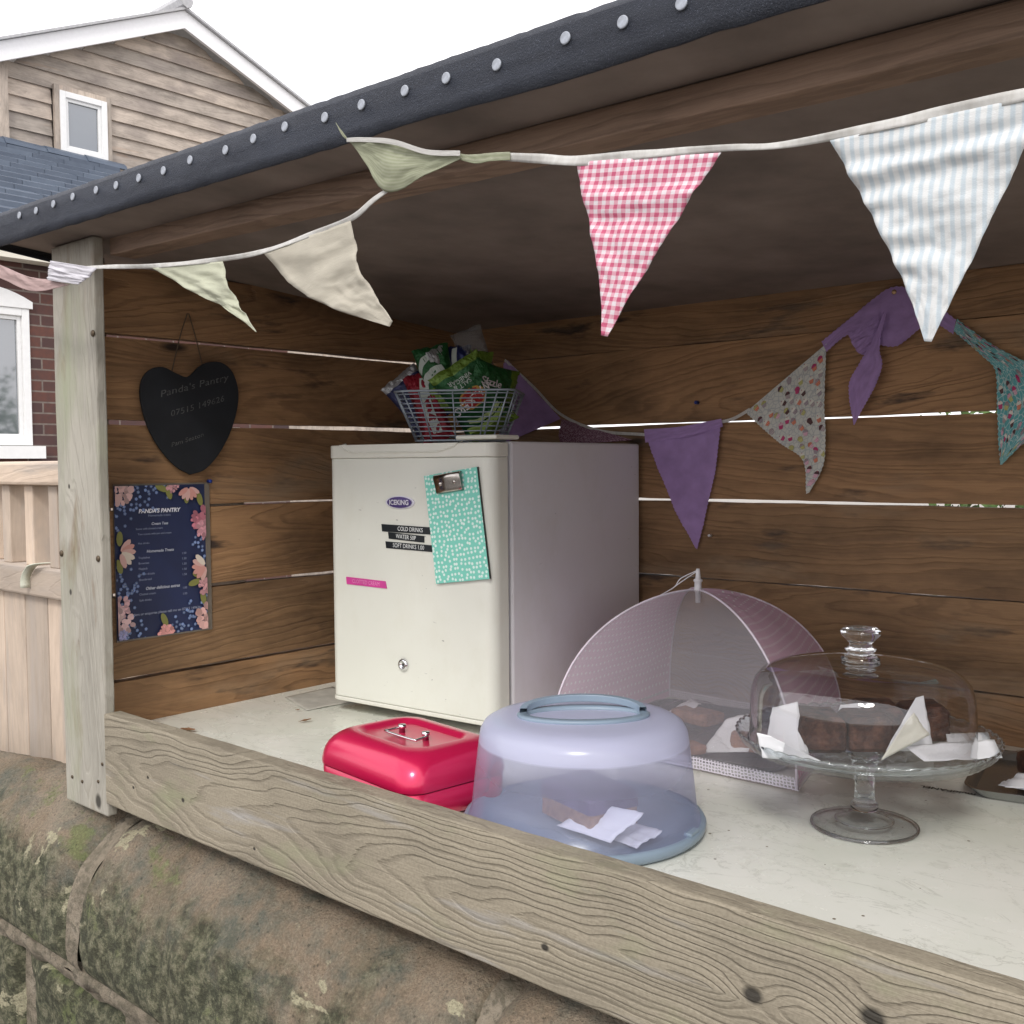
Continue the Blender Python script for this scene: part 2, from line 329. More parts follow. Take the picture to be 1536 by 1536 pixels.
# food
s = N('brownie'); o = s.obj(); s.set(s.ramp(s.noise(o, 45, 8, .75), [(.34, (.014, .007, .005)), (.5, (.065, .027, .017)), (.70, (.18, .08, .05))]), .6); s.bump(s.noise(o, 70, 8, .8), .6, .003); s.b.inputs['Specular IOR Level'].default_value = .25; M['brownie'] = s.m
s = N('iced_cake'); o = s.obj(); s.set(s.ramp(s.noise(o, 30, 5), [(.35, (.055, .035, .075)), (.65, (.13, .09, .16))]), .5); s.bump(s.noise(o, 40, 4), .4, .003); M['icing'] = s.m  # part of the purple is light tinted by the dome, painted in
s = N('sponge'); o = s.obj(); s.set(s.ramp(s.noise(o, 110, 6, .8), [(.3, (.16, .07, .035)), (.7, (.42, .24, .13))]), .9); s.bump(s.noise(o, 160, 5), .6, .0015); M['sponge'] = s.m
s = N('bake'); o = s.obj(); s.set(s.ramp(s.noise(o, 60, 6, .8), [(.3, (.10, .035, .02)), (.7, (.42, .20, .11))]), .7); s.bump(s.noise(o, 90, 5), .6, .002); M['bake'] = s.m
s = N('napkin'); o = s.obj(); s.set((.80, .80, .82), .8); s.bump(s.noise(o, 30, 3), .25, .004); s.b.inputs['Subsurface Weight'].default_value = 0; M['napkin'] = s.m
M['card'] = simple('cream_card', (.80, .78, .68), .7, var=.03)
# fabrics
M['tape'] = cloth('tape', lambda s, uv: s.ramp(s.noise(uv, 40, 4), [(.3, (.58, .56, .52)), (.7, (.74, .73, .70))]))
def ging(s, uv):
    x, y, z = s.sep(uv)
    a = s.math('GREATER_THAN', s.math('FRACT', s.math('MULTIPLY', x, 1/.0088)), .5); b_ = s.math('GREATER_THAN', s.math('FRACT', s.math('MULTIPLY', y, 1/.0088)), .5)
    f = s.math('MULTIPLY', s.math('ADD', a, b_), .5)
    return s.ramp(f, [(0, (.84, .78, .80)), (.5, (.78, .42, .50)), (1, (.62, .13, .23))])
M['gingham'] = cloth('gingham', ging, .2)
def stripe(s, uv):
    x, y, z = s.sep(uv)
    f = s.math('SINE', s.math('MULTIPLY', x, 2*math.pi/.0076))
    return s.ramp(s.math('ADD', s.math('MULTIPLY', f, .5), .5), [(.2, (.64, .71, .75)), (.6, (.82, .83, .82))])
M['stripe'] = cloth('blue_stripe', stripe, .3)
def plainf(c, v=.08): return lambda s, uv: s.ramp(s.noise(uv, 30, 4), [(.3, tuple(q*(1-v) for q in c)), (.7, tuple(q*(1+v) for q in c))])
M['cream_cloth'] = cloth('cream_cloth', plainf((.56, .52, .43)), .22)
M['pale_green'] = cloth('pale_green_cloth', plainf((.60, .61, .47)), .25)
def gst(s, uv):
    y = s.sep(uv)[0]; f = s.math('ADD', s.math('MULTIPLY', s.math('SINE', s.math('MULTIPLY', y, 2*math.pi/.011)), .5), .5)
    return s.mix(f, (.34, .36, .24), (.42, .43, .31))
M['sage'] = cloth('sage_cloth', gst, .25)
M['pink_cloth'] = cloth('pink_cloth', plainf((.55, .40, .38)), .25)
M['white_cloth'] = cloth('white_cloth', plainf((.72, .70, .74)), .25)
M['purple'] = cloth('purple_cloth', plainf((.43, .28, .56), .15), .18)
M['burgundy'] = cloth('burgundy_cloth', lambda s, uv: s.ramp(s.vor(uv, 150, 'DISTANCE_TO_EDGE').outputs['Distance'], [(.05, (.45, .3, .36)), (.15, (.13, .03, .07))]), .1)
def cup(bc, line):
    def f(s, uv):
        e = s.vor(uv, 130, 'DISTANCE_TO_EDGE').outputs['Distance']
        return s.ramp(e, [(.03, line), (.09, bc)])
    return f
M['cup_white'] = cloth('cupcake_print_white', cup((.66, .66, .60), (.48, .50, .49)), .12)
M['cup_teal'] = cloth('cupcake_print_teal', cup((.13, .42, .44), (.50, .66, .64)), .12)
def pinkdots(s, uv):
    v = s.vor(uv, 75, dim2=True); v.inputs['Randomness'].default_value = .0
    return s.mix(s.ramp(v.outputs['Distance'], [(.14, 1), (.20, 0)]), (.80, .56, .69), (.97, .92, .95))
M['pink_dots'] = cloth('pink_dotted_cover', pinkdots, .45)
# net: thin threads with holes between them
s = N('net'); uv = s.attr('fuv').outputs['Vector']; x_, y_, z_ = s.sep(uv)
g1 = s.math('LESS_THAN', s.math('FRACT', s.math('MULTIPLY', x_, 1/.0012)), .25); g2 = s.math('LESS_THAN', s.math('FRACT', s.math('MULTIPLY', y_, 1/.0012)), .25)
thr = s.math('MAXIMUM', g1, g2); s.set((.68, .65, .70), .7)
tt = s.n('BsdfTransparent'); ms = s.n('MixShader'); s.put(ms.inputs[0], s.math('MULTIPLY', thr, .52))
s.t.links.new(tt.outputs[0], ms.inputs[1]); s.t.links.new(s.b.outputs[0], ms.inputs[2]); s.t.links.new(ms.outputs[0], s.o.inputs['Surface']); M['net'] = s.m
s = N('lace'); uv = s.attr('fuv').outputs['Vector']
e = s.vor(s.vscale(uv, (1, 1.3, 1)), 190, 'DISTANCE_TO_EDGE', True); e.inputs['Randomness'].default_value = .35
s.set((.70, .66, .72), .8); tt = s.n('BsdfTransparent'); ms = s.n('MixShader'); s.put(ms.inputs[0], s.ramp(e.outputs['Distance'], [(.16, 1), (.22, .15)]))
s.t.links.new(tt.outputs[0], ms.inputs[1]); s.t.links.new(s.b.outputs[0], ms.inputs[2]); s.t.links.new(ms.outputs[0], s.o.inputs['Surface']); M['lace'] = s.m
M['cover_white'] = simple('white_plastic', (.72, .70, .72), .4)
M['rib'] = simple('rib', (.70, .62, .70), .5)
M['black_tray'] = simple('black_tray', (.02, .018, .02), .35)
M['steel_tray'] = simple('steel_tray', (.35, .36, .35), .25, .9)
M['leaf'] = simple('dry_leaf', (.22, .11, .05), .8, var=.3, vs=120, bump=.5)
M['blue_pin'] = simple('blue_pin', (.01, .035, .25), .3)
M['brass'] = simple('brass', (.55, .36, .2), .3, .9)
M['black_ink'] = simple('black_ink', (.01, .01, .01), .5)
M['loop'] = simple('pale_strap', (.66, .68, .56), .6)
M['foliage'] = simple('foliage', (.07, .12, .028), .8, var=.5, vs=20)
M['bark'] = simple('bark', (.10, .08, .055), .9, var=.3, bump=.6)
def foil(name, c, metal=.35):
    s = N(name); o = s.obj(); s.set(s.ramp(s.noise(o, 40, 4), [(.35, tuple(q*.75 for q in c)), (.7, c)]), .28, metal); s.bump(s.noise(o, 55, 4, .6, .8), .9, .006); return s.m
M['f_green'] = foil('green_foil', (.018, .11, .03)); M['f_lime'] = foil('lime_foil', (.15, .25, .03)); M['f_blue'] = foil('blue_foil', (.02, .03, .13))
M['f_red'] = foil('red_foil', (.30, .015, .03)); M['f_silver'] = foil('silver_foil', (.45, .45, .46), .7); M['f_navy'] = foil('navy_foil', (.03, .035, .10)); M['f_gold'] = foil('gold_foil', (.42, .22, .06), .5)

# ------------------------------------------------------------------ mesh helpers
class MB:
    def __init__(s): s.v = []; s.f = []; s.wc = []; s.rv = []; s.uv = []; s.pc = []; s.mi = []
    def add(s, vs, fs, wc=None, rv=0.5, uv=None, pc=None, mi=0):
        b = len(s.v); s.v += [tuple(p) for p in vs]; s.f += [tuple(i+b for i in f) for f in fs]; s.mi += [mi]*len(fs)
        s.wc += [tuple(p) for p in (wc or vs)]; s.rv += [rv]*len(vs)
        s.uv += [tuple(p) for p in (uv or [(0, 0, 0)]*len(vs))]
        s.pc += [pc if pc is not None else (1, 1, 1)]*len(vs) if not isinstance(pc, list) else pc
        return s
    def build(s, name, mat, parent=None, smooth=False, bevel=0, solid=0, sub=0):
        me = bpy.data.meshes.new(name); me.from_pydata(s.v, [], s.f)
        mats = mat if isinstance(mat, (list, tuple)) else [mat]
        for m in mats: me.materials.append(m)
        n = len(s.v)
        for nm, dat, typ, fld in (('wc', s.wc, 'FLOAT_VECTOR', 'vector'), ('fuv', s.uv, 'FLOAT_VECTOR', 'vector'), ('rv', s.rv, 'FLOAT', 'value')):
            a = me.attributes.new(nm, typ, 'POINT'); a.data.foreach_set(fld, np.array(dat, dtype=np.float32).ravel())
        a = me.attributes.new('pc', 'FLOAT_COLOR', 'POINT'); a.data.foreach_set('color', np.array([(*c, 1) for c in s.pc], dtype=np.float32).ravel())
        me.polygons.foreach_set('material_index', s.mi); me.polygons.foreach_set('use_smooth', [smooth]*len(s.f)); me.update()
        o = bpy.data.objects.new(name, me); col.objects.link(o)
        if parent: o.parent = parent; o.matrix_parent_inverse = parent.matrix_world.inverted() if False else Matrix()
        if solid: m = o.modifiers.new('s', 'SOLIDIFY'); m.thickness = solid; m.offset = 0
        if bevel: m = o.modifiers.new('b', 'BEVEL'); m.width = bevel; m.segments = 2; m.limit_method = 'ANGLE'; m.angle_limit = R(40)
        if sub: m = o.modifiers.new('u', 'SUBSURF'); m.levels = m.render_levels = sub
        return o
BOXF = [(0, 3, 2, 1), (4, 5, 6, 7), (0, 1, 5, 4), (1, 2, 6, 5), (2, 3, 7, 6), (3, 0, 4, 7)]
def box(mb, lo, hi, mat=None, **k):
    x0, y0, z0 = lo; x1, y1, z1 = hi
    vs = [Vector(p) for p in ((x0, y0, z0), (x1, y0, z0), (x1, y1, z0), (x0, y1, z0), (x0, y0, z1), (x1, y0, z1), (x1, y1, z1), (x0, y1, z1))]
    if mat: vs = [mat @ p for p in vs]
    return mb.add(vs, BOXF, **k)
def plank(mb, org, u, v, wv, L, W, T, nx=40, ny=2, wob=0.0, seed=None, wcoff=None, taper=None):
    """board from org along u (length L), v (width W), wv (thickness T); grain coordinates stored"""
    u, v, wv = Vector(u).normalized(), Vector(v).normalized(), Vector(wv).normalized()
    rv = random.random(); off = wcoff if wcoff is not None else (random.random()*60, 0)
    sd = random.random()*100
    vs, wc, fs = [], [], []
    def e(x, k): return wob*(mnoise.noise(Vector((x*6, sd+k*9, 0)))+.4*mnoise.noise(Vector((x*30, sd+k*9, 5))))
    for k in range(2):
        for i in range(nx+1):
            for j in range(ny+1):
                x = L*i/nx; y = W*j/ny
                if j == 0: y += e(x, 0)
                if j == ny: y += e(x, 1)
                z = T*k
                vs.append(Vector(org)+u*x+v*y+wv*z); wc.append((x+off[0], y-W/2+off[1], z))
    st = (nx+1)*(ny+1)
    def I(k, i, j): return k*st+i*(ny+1)+j
    for i in range(nx):
        for j in range(ny):
            fs.append((I(0, i, j), I(0, i, j+1), I(0, i+1, j+1), I(0, i+1, j))); fs.append((I(1, i, j), I(1, i+1, j), I(1, i+1, j+1), I(1, i, j+1)))
        fs.append((I(0, i, 0), I(0, i+1, 0), I(1, i+1, 0), I(1, i, 0))); fs.append((I(0, i, ny), I(1, i, ny), I(1, i+1, ny), I(0, i+1, ny)))
    for j in range(ny):
        fs.append((I(0, 0, j), I(1, 0, j), I(1, 0, j+1), I(0, 0, j+1))); fs.append((I(0, nx, j), I(0, nx, j+1), I(1, nx, j+1), I(1, nx, j)))
    if u.cross(v).dot(wv) < 0: fs = [tuple(reversed(f)) for f in fs]
    return mb.add(vs, fs, wc=wc, rv=rv)
def lathe(mb, prof, c=(0, 0, 0), n=64, fn=None, close=False, **k):
    vs, fs = [], []
    for (r, z) in prof:
        for i in range(n):
            a = 2*math.pi*i/n; rr, zz = (r, z) if fn is None else fn(r, z, a)
            vs.append((c[0]+rr*math.cos(a), c[1]+rr*math.sin(a), c[2]+zz))
    m = len(prof)
    for j in range(m-1 if not close else m):
        for i in range(n):
            j2 = (j+1) % m
            fs.append((j*n+i, j*n+(i+1) % n, j2*n+(i+1) % n, j2*n+i))
    return mb.add(vs, fs, **k)
def tube(mb, pts, r, n=8, cap=True, closed=False, **k):
    pts = [Vector(p) for p in pts]; m = len(pts); vs, fs = [], []
    up = None
    for i, p in enumerate(pts):
        if closed: t = (pts[(i+1) % m]-pts[i-1]).normalized()
        else: t = (pts[min(i+1, m-1)]-pts[max(i-1, 0)]).normalized()
        if up is None: up = t.orthogonal().normalized()
        up = (up-t*up.dot(t)).normalized(); s2 = t.cross(up)
        rr = r[i] if hasattr(r, '__len__') else r
        for a in range(n): vs.append(p+up*rr*math.cos(2*math.pi*a/n)+s2*rr*math.sin(2*math.pi*a/n))
    for i in range(m if closed else m-1):
        i2 = (i+1) % m
        for a in range(n): fs.append((i*n+a, i*n+(a+1) % n, i2*n+(a+1) % n, i2*n+a))
    if cap and not closed: fs.append(tuple(range(n-1, -1, -1))); fs.append(tuple((m-1)*n+a for a in range(n)))
    return mb.add(vs, fs, **k)
def ball(mb, c, r, n=10, sx=(1, 1, 1), **k):
    prof = [(max(1e-5, math.sin(math.pi*i/n)), -math.cos(math.pi*i/n)) for i in range(n+1)]
    t = MB(); lathe(t, prof, n=n*2)
    return mb.add([Vector((c[0]+p[0]*r*sx[0], c[1]+p[1]*r*sx[1], c[2]+p[2]*r*sx[2])) for p in t.v], t.f, **k)
def resample(pts, n):
    pts = [Vector(p) for p in pts]; m = len(pts)
    if m == 2: return [pts[0].lerp(pts[1], i/n) for i in range(n+1)]
    ext = [pts[0]*2-pts[1]]+pts+[pts[-1]*2-pts[-2]]
    dense = []
    for i in range(m-1):
        p0, p1, p2, p3 = ext[i:i+4]
        for q in range(20):
            t = q/20; dense.append(.5*((2*p1)+(p2-p0)*t+(2*p0-5*p1+4*p2-p3)*t*t+(3*p1-p0-3*p2+p3)*t**3))
    dense.append(pts[-1])
    d = [0]
    for a, b in zip(dense, dense[1:]): d.append(d[-1]+(b-a).length)
    out, j = [], 0
    for i in range(n+1):
        g = d[-1]*i/n
        while j < len(d)-2 and d[j+1] < g: j += 1
        out.append(dense[j].lerp(dense[j+1], min(1, max(0, (g-d[j])/max(1e-9, d[j+1]-d[j])))))
    return out
class Sheet:
    """cloth lofted between a left and a right edge, from its top (t=0) to its tip (t=1)"""
    def __init__(s, L, Rr, nt=40, ns=16, amp=.004, W=.16, H=.2, seed=0, pink=0, bow=0.0, freq=(3, 7), nrm=None, tri=True):
        s.L, s.R = resample(L, nt), resample(Rr, nt); s.nt, s.ns, s.W, s.H, s.tri = nt, ns, W, H, tri
        nr = nrm or (s.R[0]-s.L[0]).cross(s.L[nt//2]-s.L[0]); s.nr = Vector(nr).normalized(); s.amp, s.seed, s.bow, s.freq, s.pink = amp, seed, bow, freq, pink
    def at(s, a, t, off=0):
        i = min(s.nt-1, max(0, int(t*s.nt))); f = t*s.nt-i
        l = s.L[i].lerp(s.L[i+1], f); r = s.R[i].lerp(s.R[i+1], f)
        p = l.lerp(r, a)
        wd = min(1, (r-l).length/.05)
        d = s.amp*(mnoise.noise(Vector((a*s.freq[0]*(1-.6*t)+s.seed*3.1, t*s.freq[1], s.seed)))+.35*mnoise.noise(Vector((a*9+s.seed, t*22, s.seed+4))))*wd
        d += s.bow*math.sin(math.pi*a)*wd
        d *= min(1, .12+5*t)
        return p+s.nr*(d+off)
    def uv(s, a, t): return ((a-.5)*s.W*((1-t) if s.tri else 1), t*s.H, 0)
    def mesh(s, mb, mi=0):
        vs, uv, fs = [], [], []
        for i in range(s.nt+1):
            for j in range(s.ns+1):
                a, t = j/s.ns, i/s.nt
                p = s.at(a, t)
                if s.pink and j in (0, s.ns) and i % 2: p = p.lerp(s.at(.5, t), min(.4, s.pink/max(.004, (s.R[i]-s.L[i]).length)))
                vs.append(p); uv.append(s.uv(a, t))
        n = s.ns+1
        for i in range(s.nt):
            for j in range(s.ns): fs.append((i*n+j, i*n+j+1, (i+1)*n+j+1, (i+1)*n+j))
        return mb.add(vs, fs, uv=uv, mi=mi)
_tc = {}
def text2d(txt, size, align='CENTER', shear=0, space=1, bold=0):
    key = (txt, align, shear, space, bold)
    if key not in _tc:
        cu_ = bpy.data.curves.new('t', 'FONT'); cu_.body = txt; cu_.size = 1; cu_.align_x = align; cu_.align_y = 'CENTER'; cu_.shear = shear; cu_.space_character = space; cu_.offset = bold; cu_.resolution_u = 3
        ob = bpy.data.objects.new('t', cu_); col.objects.link(ob); bpy.context.view_layer.update()
        me = bpy.data.meshes.new_from_object(ob.evaluated_get(bpy.context.evaluated_depsgraph_get()))
        _tc[key] = ([v.co.xy[:] for v in me.vertices], [tuple(p.vertices) for p in me.polygons])
        bpy.data.objects.remove(ob); bpy.data.curves.remove(cu_); bpy.data.meshes.remove(me)
    v, f = _tc[key]
    return [(a*size, b*size) for a, b in v], f
def text(mb, txt, size, fn, align='CENTER', rot=0, at=(0, 0), sx=1, **k):
    kk = {q: k.pop(q) for q in ('shear', 'space', 'bold') if q in k}
    v, f = text2d(txt, size, align, **kk); c, s_ = math.cos(rot), math.sin(rot)
    return mb.add([fn(at[0]+(a*sx*c-b*s_), at[1]+(a*sx*s_+b*c)) for a, b in v], f, **k)
def empty(name, loc=(0, 0, 0), rz=0):
    o = bpy.data.objects.new(name, None); col.objects.link(o); o.location = loc; o.rotation_euler.z = rz; o.empty_display_size = .05
    return o
def tag(o, label=None, cat=None, group=None, kind=None):
    if label: o['label'] = label
    if cat: o['category'] = cat
    if group: o['group'] = group
    if kind: o['kind'] = kind
    return o
def copy_tree(o, parent=None):
    c = o.copy(); col.objects.link(c)
    if parent: c.parent = parent
    for ch in list(o.children): copy_tree(ch, c)
    return c

D = .915
# ------------------------------------------------------------------ ground
g = MB(); g.add([(-60, -40, -1.2), (60, -40, -1.2), (60, 1.4, -1.2), (-60, 1.4, -1.2)], [(0, 1, 2, 3)]); tag(g.build('road', M['ground']), kind='structure')
g = MB(); g.add([(-400, -400, -1.215), (400, -400, -1.215), (400, 400, -1.215), (-400, 400, -1.215)], [(0, 1, 2, 3)]); tag(g.build('ground', M['gravel']), kind='structure')

# ------------------------------------------------------------------ stone wall
sw = tag(empty('stone_wall', (0, -.05, -1.2)), 'low sandstone wall with rounded mossy coping stones below the weathered front board', 'wall')
prof = [(.42, -.60), (.42, -.24), (.34, -.17), (.22, -.132), (.12, -.122), (.05, -.131), (.005, -.152), (-.028, -.182), (-.052, -.220), (-.064, -.27), (-.068, -.32), (-.062, -.352), (-.040, -.372)]
dp = resample([Vector((0, a, b)) for a, b in prof], 90)
profB = [(.27, -.60), (.26, -.34), (.22, -.23), (.165, -.155), (.115, -.128), (.075, -.122), (.04, -.131)]+prof[6:]
dpA, dpB = dp, resample([Vector((0, a, b)) for a, b in profB], 90)
def stone(x0, x1, seed):
    dp = dpB if x1 < .2 else dpA
    mb = MB(); nx = max(8, int((x1-x0)/.006)); vs, fs = [], []
    n = len(dp)
    for i in range(nx+1):
        x = x0+(x1-x0)*i/nx; e = min(x-x0, x1-x); sh = .022*math.exp(-e/.018)
        for k, q in enumerate(dp):
            nn = (dp[min(k+1, n-1)]-dp[max(k-1, 0)]); nn = Vector((0, -nn.z, nn.y)).normalized()
            
            d = .016*mnoise.noise(Vector((x*4+seed, q.y*5, q.z*6)))+.008*mnoise.noise(Vector((x*16, q.y*16+seed, q.z*16)))+.0035*mnoise.noise(Vector((x*45, q.y*45, q.z*45)))+.002*mnoise.noise(Vector((x*95, q.y*95, q.z*95)))-sh
            if q.y > .0 : d = min(d, .004)
            xx = x + (.05*(q.z+.13) if q.y < 0 else .0) * 1.0 - (q.y-.0)*.0
            drop = -.10*max(0, -.25-x)
            if x1 < .2 and q.y > .10: nn = Vector((0, 0, abs(nn.z)))
            vs.append(Vector((xx, q.y, q.z+drop))+Vector((0, -abs(nn.y) if q.y < .3 else abs(nn.y), abs(nn.z)))*d)
    for i in range(nx):
        for k in range(n-1): fs.append((i*n+k, (i+1)*n+k, (i+1)*n+k+1, i*n+k+1))
    fs.append(tuple(range(n))); fs.append(tuple(nx*n+k for k in range(n-1, -1, -1)))
    mb.add(vs, fs); ob = mb.build('coping_stone', M['stone'], sw, smooth=True); ob.location = (0, .05, 1.2); return ob
joints = [-1.5, -.72, .075, .93, 1.75, 2.6]
for a, b in zip(joints, joints[1:]): stone(a+(.016 if a == .075 else .012), b-(.016 if b == .075 else .012), a*7)
mb = MB()
for a in joints[1:-1]:
    vs, fs = [], []
    dpj = dpB if a < .2 else dpA; n = len(dpj)
    for i in range(7):
        for k, q in enumerate(dpj):
            if q.y < (.13 if a < .2 else .35):
                d = -.012+.008*mnoise.noise(Vector((i*.6, q.y*30, q.z*30)))
                x = a+(i/3-1)*(.023+.008*mnoise.noise(Vector((q.z*13, q.y*13, a+3)))) + (.05*(q.z+.13) if q.y < 0 else 0)+.010*mnoise.noise(Vector((q.z*20, q.y*20, a)))
                vs.append((x, q.y+(.009 if q.y < .02 else 0), q.z-.004+d*.7-.10*max(0, -.25-a)))
    m = len(vs)//7
    for i in range(6):
        for k in range(m-1): fs.append((i*m+k, (i+1)*m+k, (i+1)*m+k+1, i*m+k+1))
    mb.add(vs, fs)
# thick pointing bed under the coping
vs, fs = [], []
for i in range(241):
    x = -1.5+4.1*i/240
    for k in range(7):
        f = k/6; z = -.358-.045*f-.014*mnoise.noise(Vector((x*14, k, 3))); y = -.040-.012*math.sin(math.pi*f)+.006*mnoise.noise(Vector((x*25, k*.7, 0)))
        vs.append((x, y, z))
for i in range(240):
    for k in range(6): fs.append((i*7+k, (i+1)*7+k, (i+1)*7+k+1, i*7+k+1))
mb.add(vs, fs); o = mb.build('mortar', M['mortar'], sw, smooth=True); o.location = (0, .05, 1.2)
# face stones below
def facestone(x0, x1, z0, z1, seed):
    nx, nz = int((x1-x0)/.02)+2, int((z1-z0)/.02)+2; vs, fs = [], []
    for i in range(nx+1):
        for j in range(nz+1):
            a, b = i/nx, j/nz; e = min(a*(x1-x0), (1-a)*(x1-x0), b*(z1-z0), (1-b)*(z1-z0)); sh = .04*math.exp(-e/.02)
            x, z = x0+(x1-x0)*a, z0+(z1-z0)*b
            vs.append((x, -.045+sh-.02*mnoise.noise(Vector((x*7+seed, z*7, seed)))-.008*mnoise.noise(Vector((x*30, z*30, seed))), z))
    for i in range(nx):
        for j in range(nz): fs.append((i*(nz+1)+j, (i+1)*(nz+1)+j, (i+1)*(nz+1)+j+1, i*(nz+1)+j+1))
    m_ = MB(); m_.add(vs, fs); o = m_.build('wall_stone', M['stone'], sw, smooth=True); o.location = (0, .05, 1.2)
for r_, (z0, z1) in enumerate(((-.66, -.40), (-.93, -.68), (-1.2, -.95))):
    x = -1.5-.2*r_*.5
    while x < 2.6:
        L_ = random.uniform(.35, .6); facestone(x, min(2.6, x+L_-.02), z0, z1, x*3+r_); x += L_
mb = MB(); box(mb, (-1.5, -.02, -1.2), (2.6, .25, -.40)); o = mb.build('core', M['mortar'], sw); o.location = (0, .05, 1.2)

# ------------------------------------------------------------------ the wooden stall
st = tag(empty('wooden_stall', (0, 0, 0)), 'weathered wooden roadside stall with felt roof, plank walls and marble effect counter', 'stall')
XR = 2.32
gz = [.0794+.15*i for i in range(5)]
zs = [-.075]+gz+[.80]
mb = MB()
for i in range(len(zs)-1):
    gp = (.0028, .0035, .0026, .0042, .0034, 0)
    lo = zs[i]+(gp[i-1] if i > 0 else 0); hi = zs[i+1]-(gp[i] if i < 5 else 0)
    t = MB(); plank(t, (-.028, .019, lo), (0, 1, 0), (0, 0, 1), (1, 0, 0), D+.02-.019, hi-lo, .028, nx=70, wob=.0016)
    if i == 5: t.v = [(x, y, min(z, .828-.066*(y+.06)/(.975)+.014)) for x, y, z in t.v]
    for k in range(1): mb.add(t.v, t.f, wc=t.wc, rv=t.rv[0])
mb.build('side_wall', M['wall_wood'], st)
mb = MB()
gpb = [.0018, .0014, .0028, .0022, .0008, 0]
for i in range(len(zs)-1):
    lo = zs[i]+(gpb[i-1] if i > 0 else 0); hi = min(.757, zs[i+1]-(gpb[i] if i < 5 else 0))
    plank(mb, (0.001, D, lo), (1, 0, 0), (0, 0, 1), (0, 1, 0), XR, hi-lo, .026, nx=150, wob=.0016)
mb.build('back_wall', M['wall_wood'], st)
mb = MB()
for i in range(len(zs)-1):
    lo = zs[i]+.003; hi = zs[i+1]-.003
    plank(mb, (XR, .045, lo), (0, 1, 0), (0, 0, 1), (1, 0, 0), D-.045, min(hi, .75)-lo, .028, nx=20, wob=.001)
mb.build('side_wall', M['wall_wood'], st)
mb = MB(); plank(mb, (-.0625, 0, -.125), (0, 0, 1), (1, 0, 0), (0, 1, 0), .95, .146, .018, nx=60, ny=4, wob=.0025, wcoff=(-.125, 0))
post = mb.build('corner_post', M['post_wood'], st, bevel=.003)
mb = MB(); plank(mb, (-.0622, .0185, -.125), (0, 0, 1), (1, 0, 0), (0, 1, 0), .94, .033, .06, nx=40, wob=.001)
mb.build('post_backing', M['inner_wood'], post)
for px, py in ((140, 500), (93, 830), (148, 838), (154, 1146), (124, 1172), (148, 1172), (109, 1165)):
    mb = MB(); p = P(px, py, 1, 0); ball(mb, (p.x, -.001, p.z), .0055 if py < 900 else .003, sx=(1, .5, 1)); mb.build('screw', M['screw'], post, smooth=True)
mb = MB(); plank(mb, (.0845, -.003, -.1014), (1, 0, 0), (0, 0, 1), (0, 1, 0), XR-.08, .1500, .030, nx=160, ny=4, wob=.0018, wcoff=(.0845, 0))
fb = mb.build('front_board', M['board_wood'], st, bevel=.0025)
mb = MB(); plank(mb, (-.055, .06, -.14), (1, 0, 0), (0, 0, 1), (0, 1, 0), XR, .036, .06, nx=40)
mb.build('sill_bearer', M['beam_wood'], st)
mb = MB(); plank(mb, (XR-.1, 0.045, -.125), (0, 0, 1), (1, 0, 0), (0, 1, 0), .94, .1, .042, nx=30); mb.build('corner_post', M['post_wood'], st)
mb = MB(); box(mb, (.0, .027, -.028), (XR, D, 0)); mb.build('worktop', M['worktop'], st, bevel=.002)
# roof
def zr(x): return -.0155*x
YF = -.062
rf = MB()
def roofpt(x, y, dz): return Vector((x, y, .832+zr(x)*(1-max(0, (y-YF)/(D-YF)))-(.832-.757)*(y-YF)/(D-YF)+dz))
def slab(mb, x0, x1, y0, y1, d0, d1, nx=80, ny=10, jit=0):
    vs, fs, wc = [], [], []
    for k, dz in enumerate((d0, d1)):
        for i in range(nx+1):
            for j in range(ny+1):
                x, y = x0+(x1-x0)*i/nx, y0+(y1-y0)*j/ny
                p = roofpt(x, y, dz+jit*mnoise.noise(Vector((x*5, y*5, k*3)))); vs.append(p); wc.append((x, y, dz))
    s1 = (nx+1)*(ny+1); I = lambda k, i, j: k*s1+i*(ny+1)+j
    for i in range(nx):
        for j in range(ny): fs += [(I(0, i, j), I(0, i, j+1), I(0, i+1, j+1), I(0, i+1, j)), (I(1, i, j), I(1, i+1, j), I(1, i+1, j+1), I(1, i, j+1))]
        fs += [(I(0, i, 0), I(0, i+1, 0), I(1, i+1, 0), I(1, i, 0)), (I(0, i, ny), I(1, i, ny), I(1, i+1, ny), I(0, i+1, ny))]
    for j in range(ny): fs += [(I(0, 0, j), I(1, 0, j), I(1, 0, j+1), I(0, 0, j+1)), (I(0, nx, j), I(0, nx, j+1), I(1, nx, j+1), I(1, nx, j))]
    return mb.add(vs, fs, wc=wc)
XL = -.115
slab(rf, XL, XR+.12, YF, D+.08, 0, .022)
roof = rf.build('roof_board', M['ply'], st)
fm = MB()
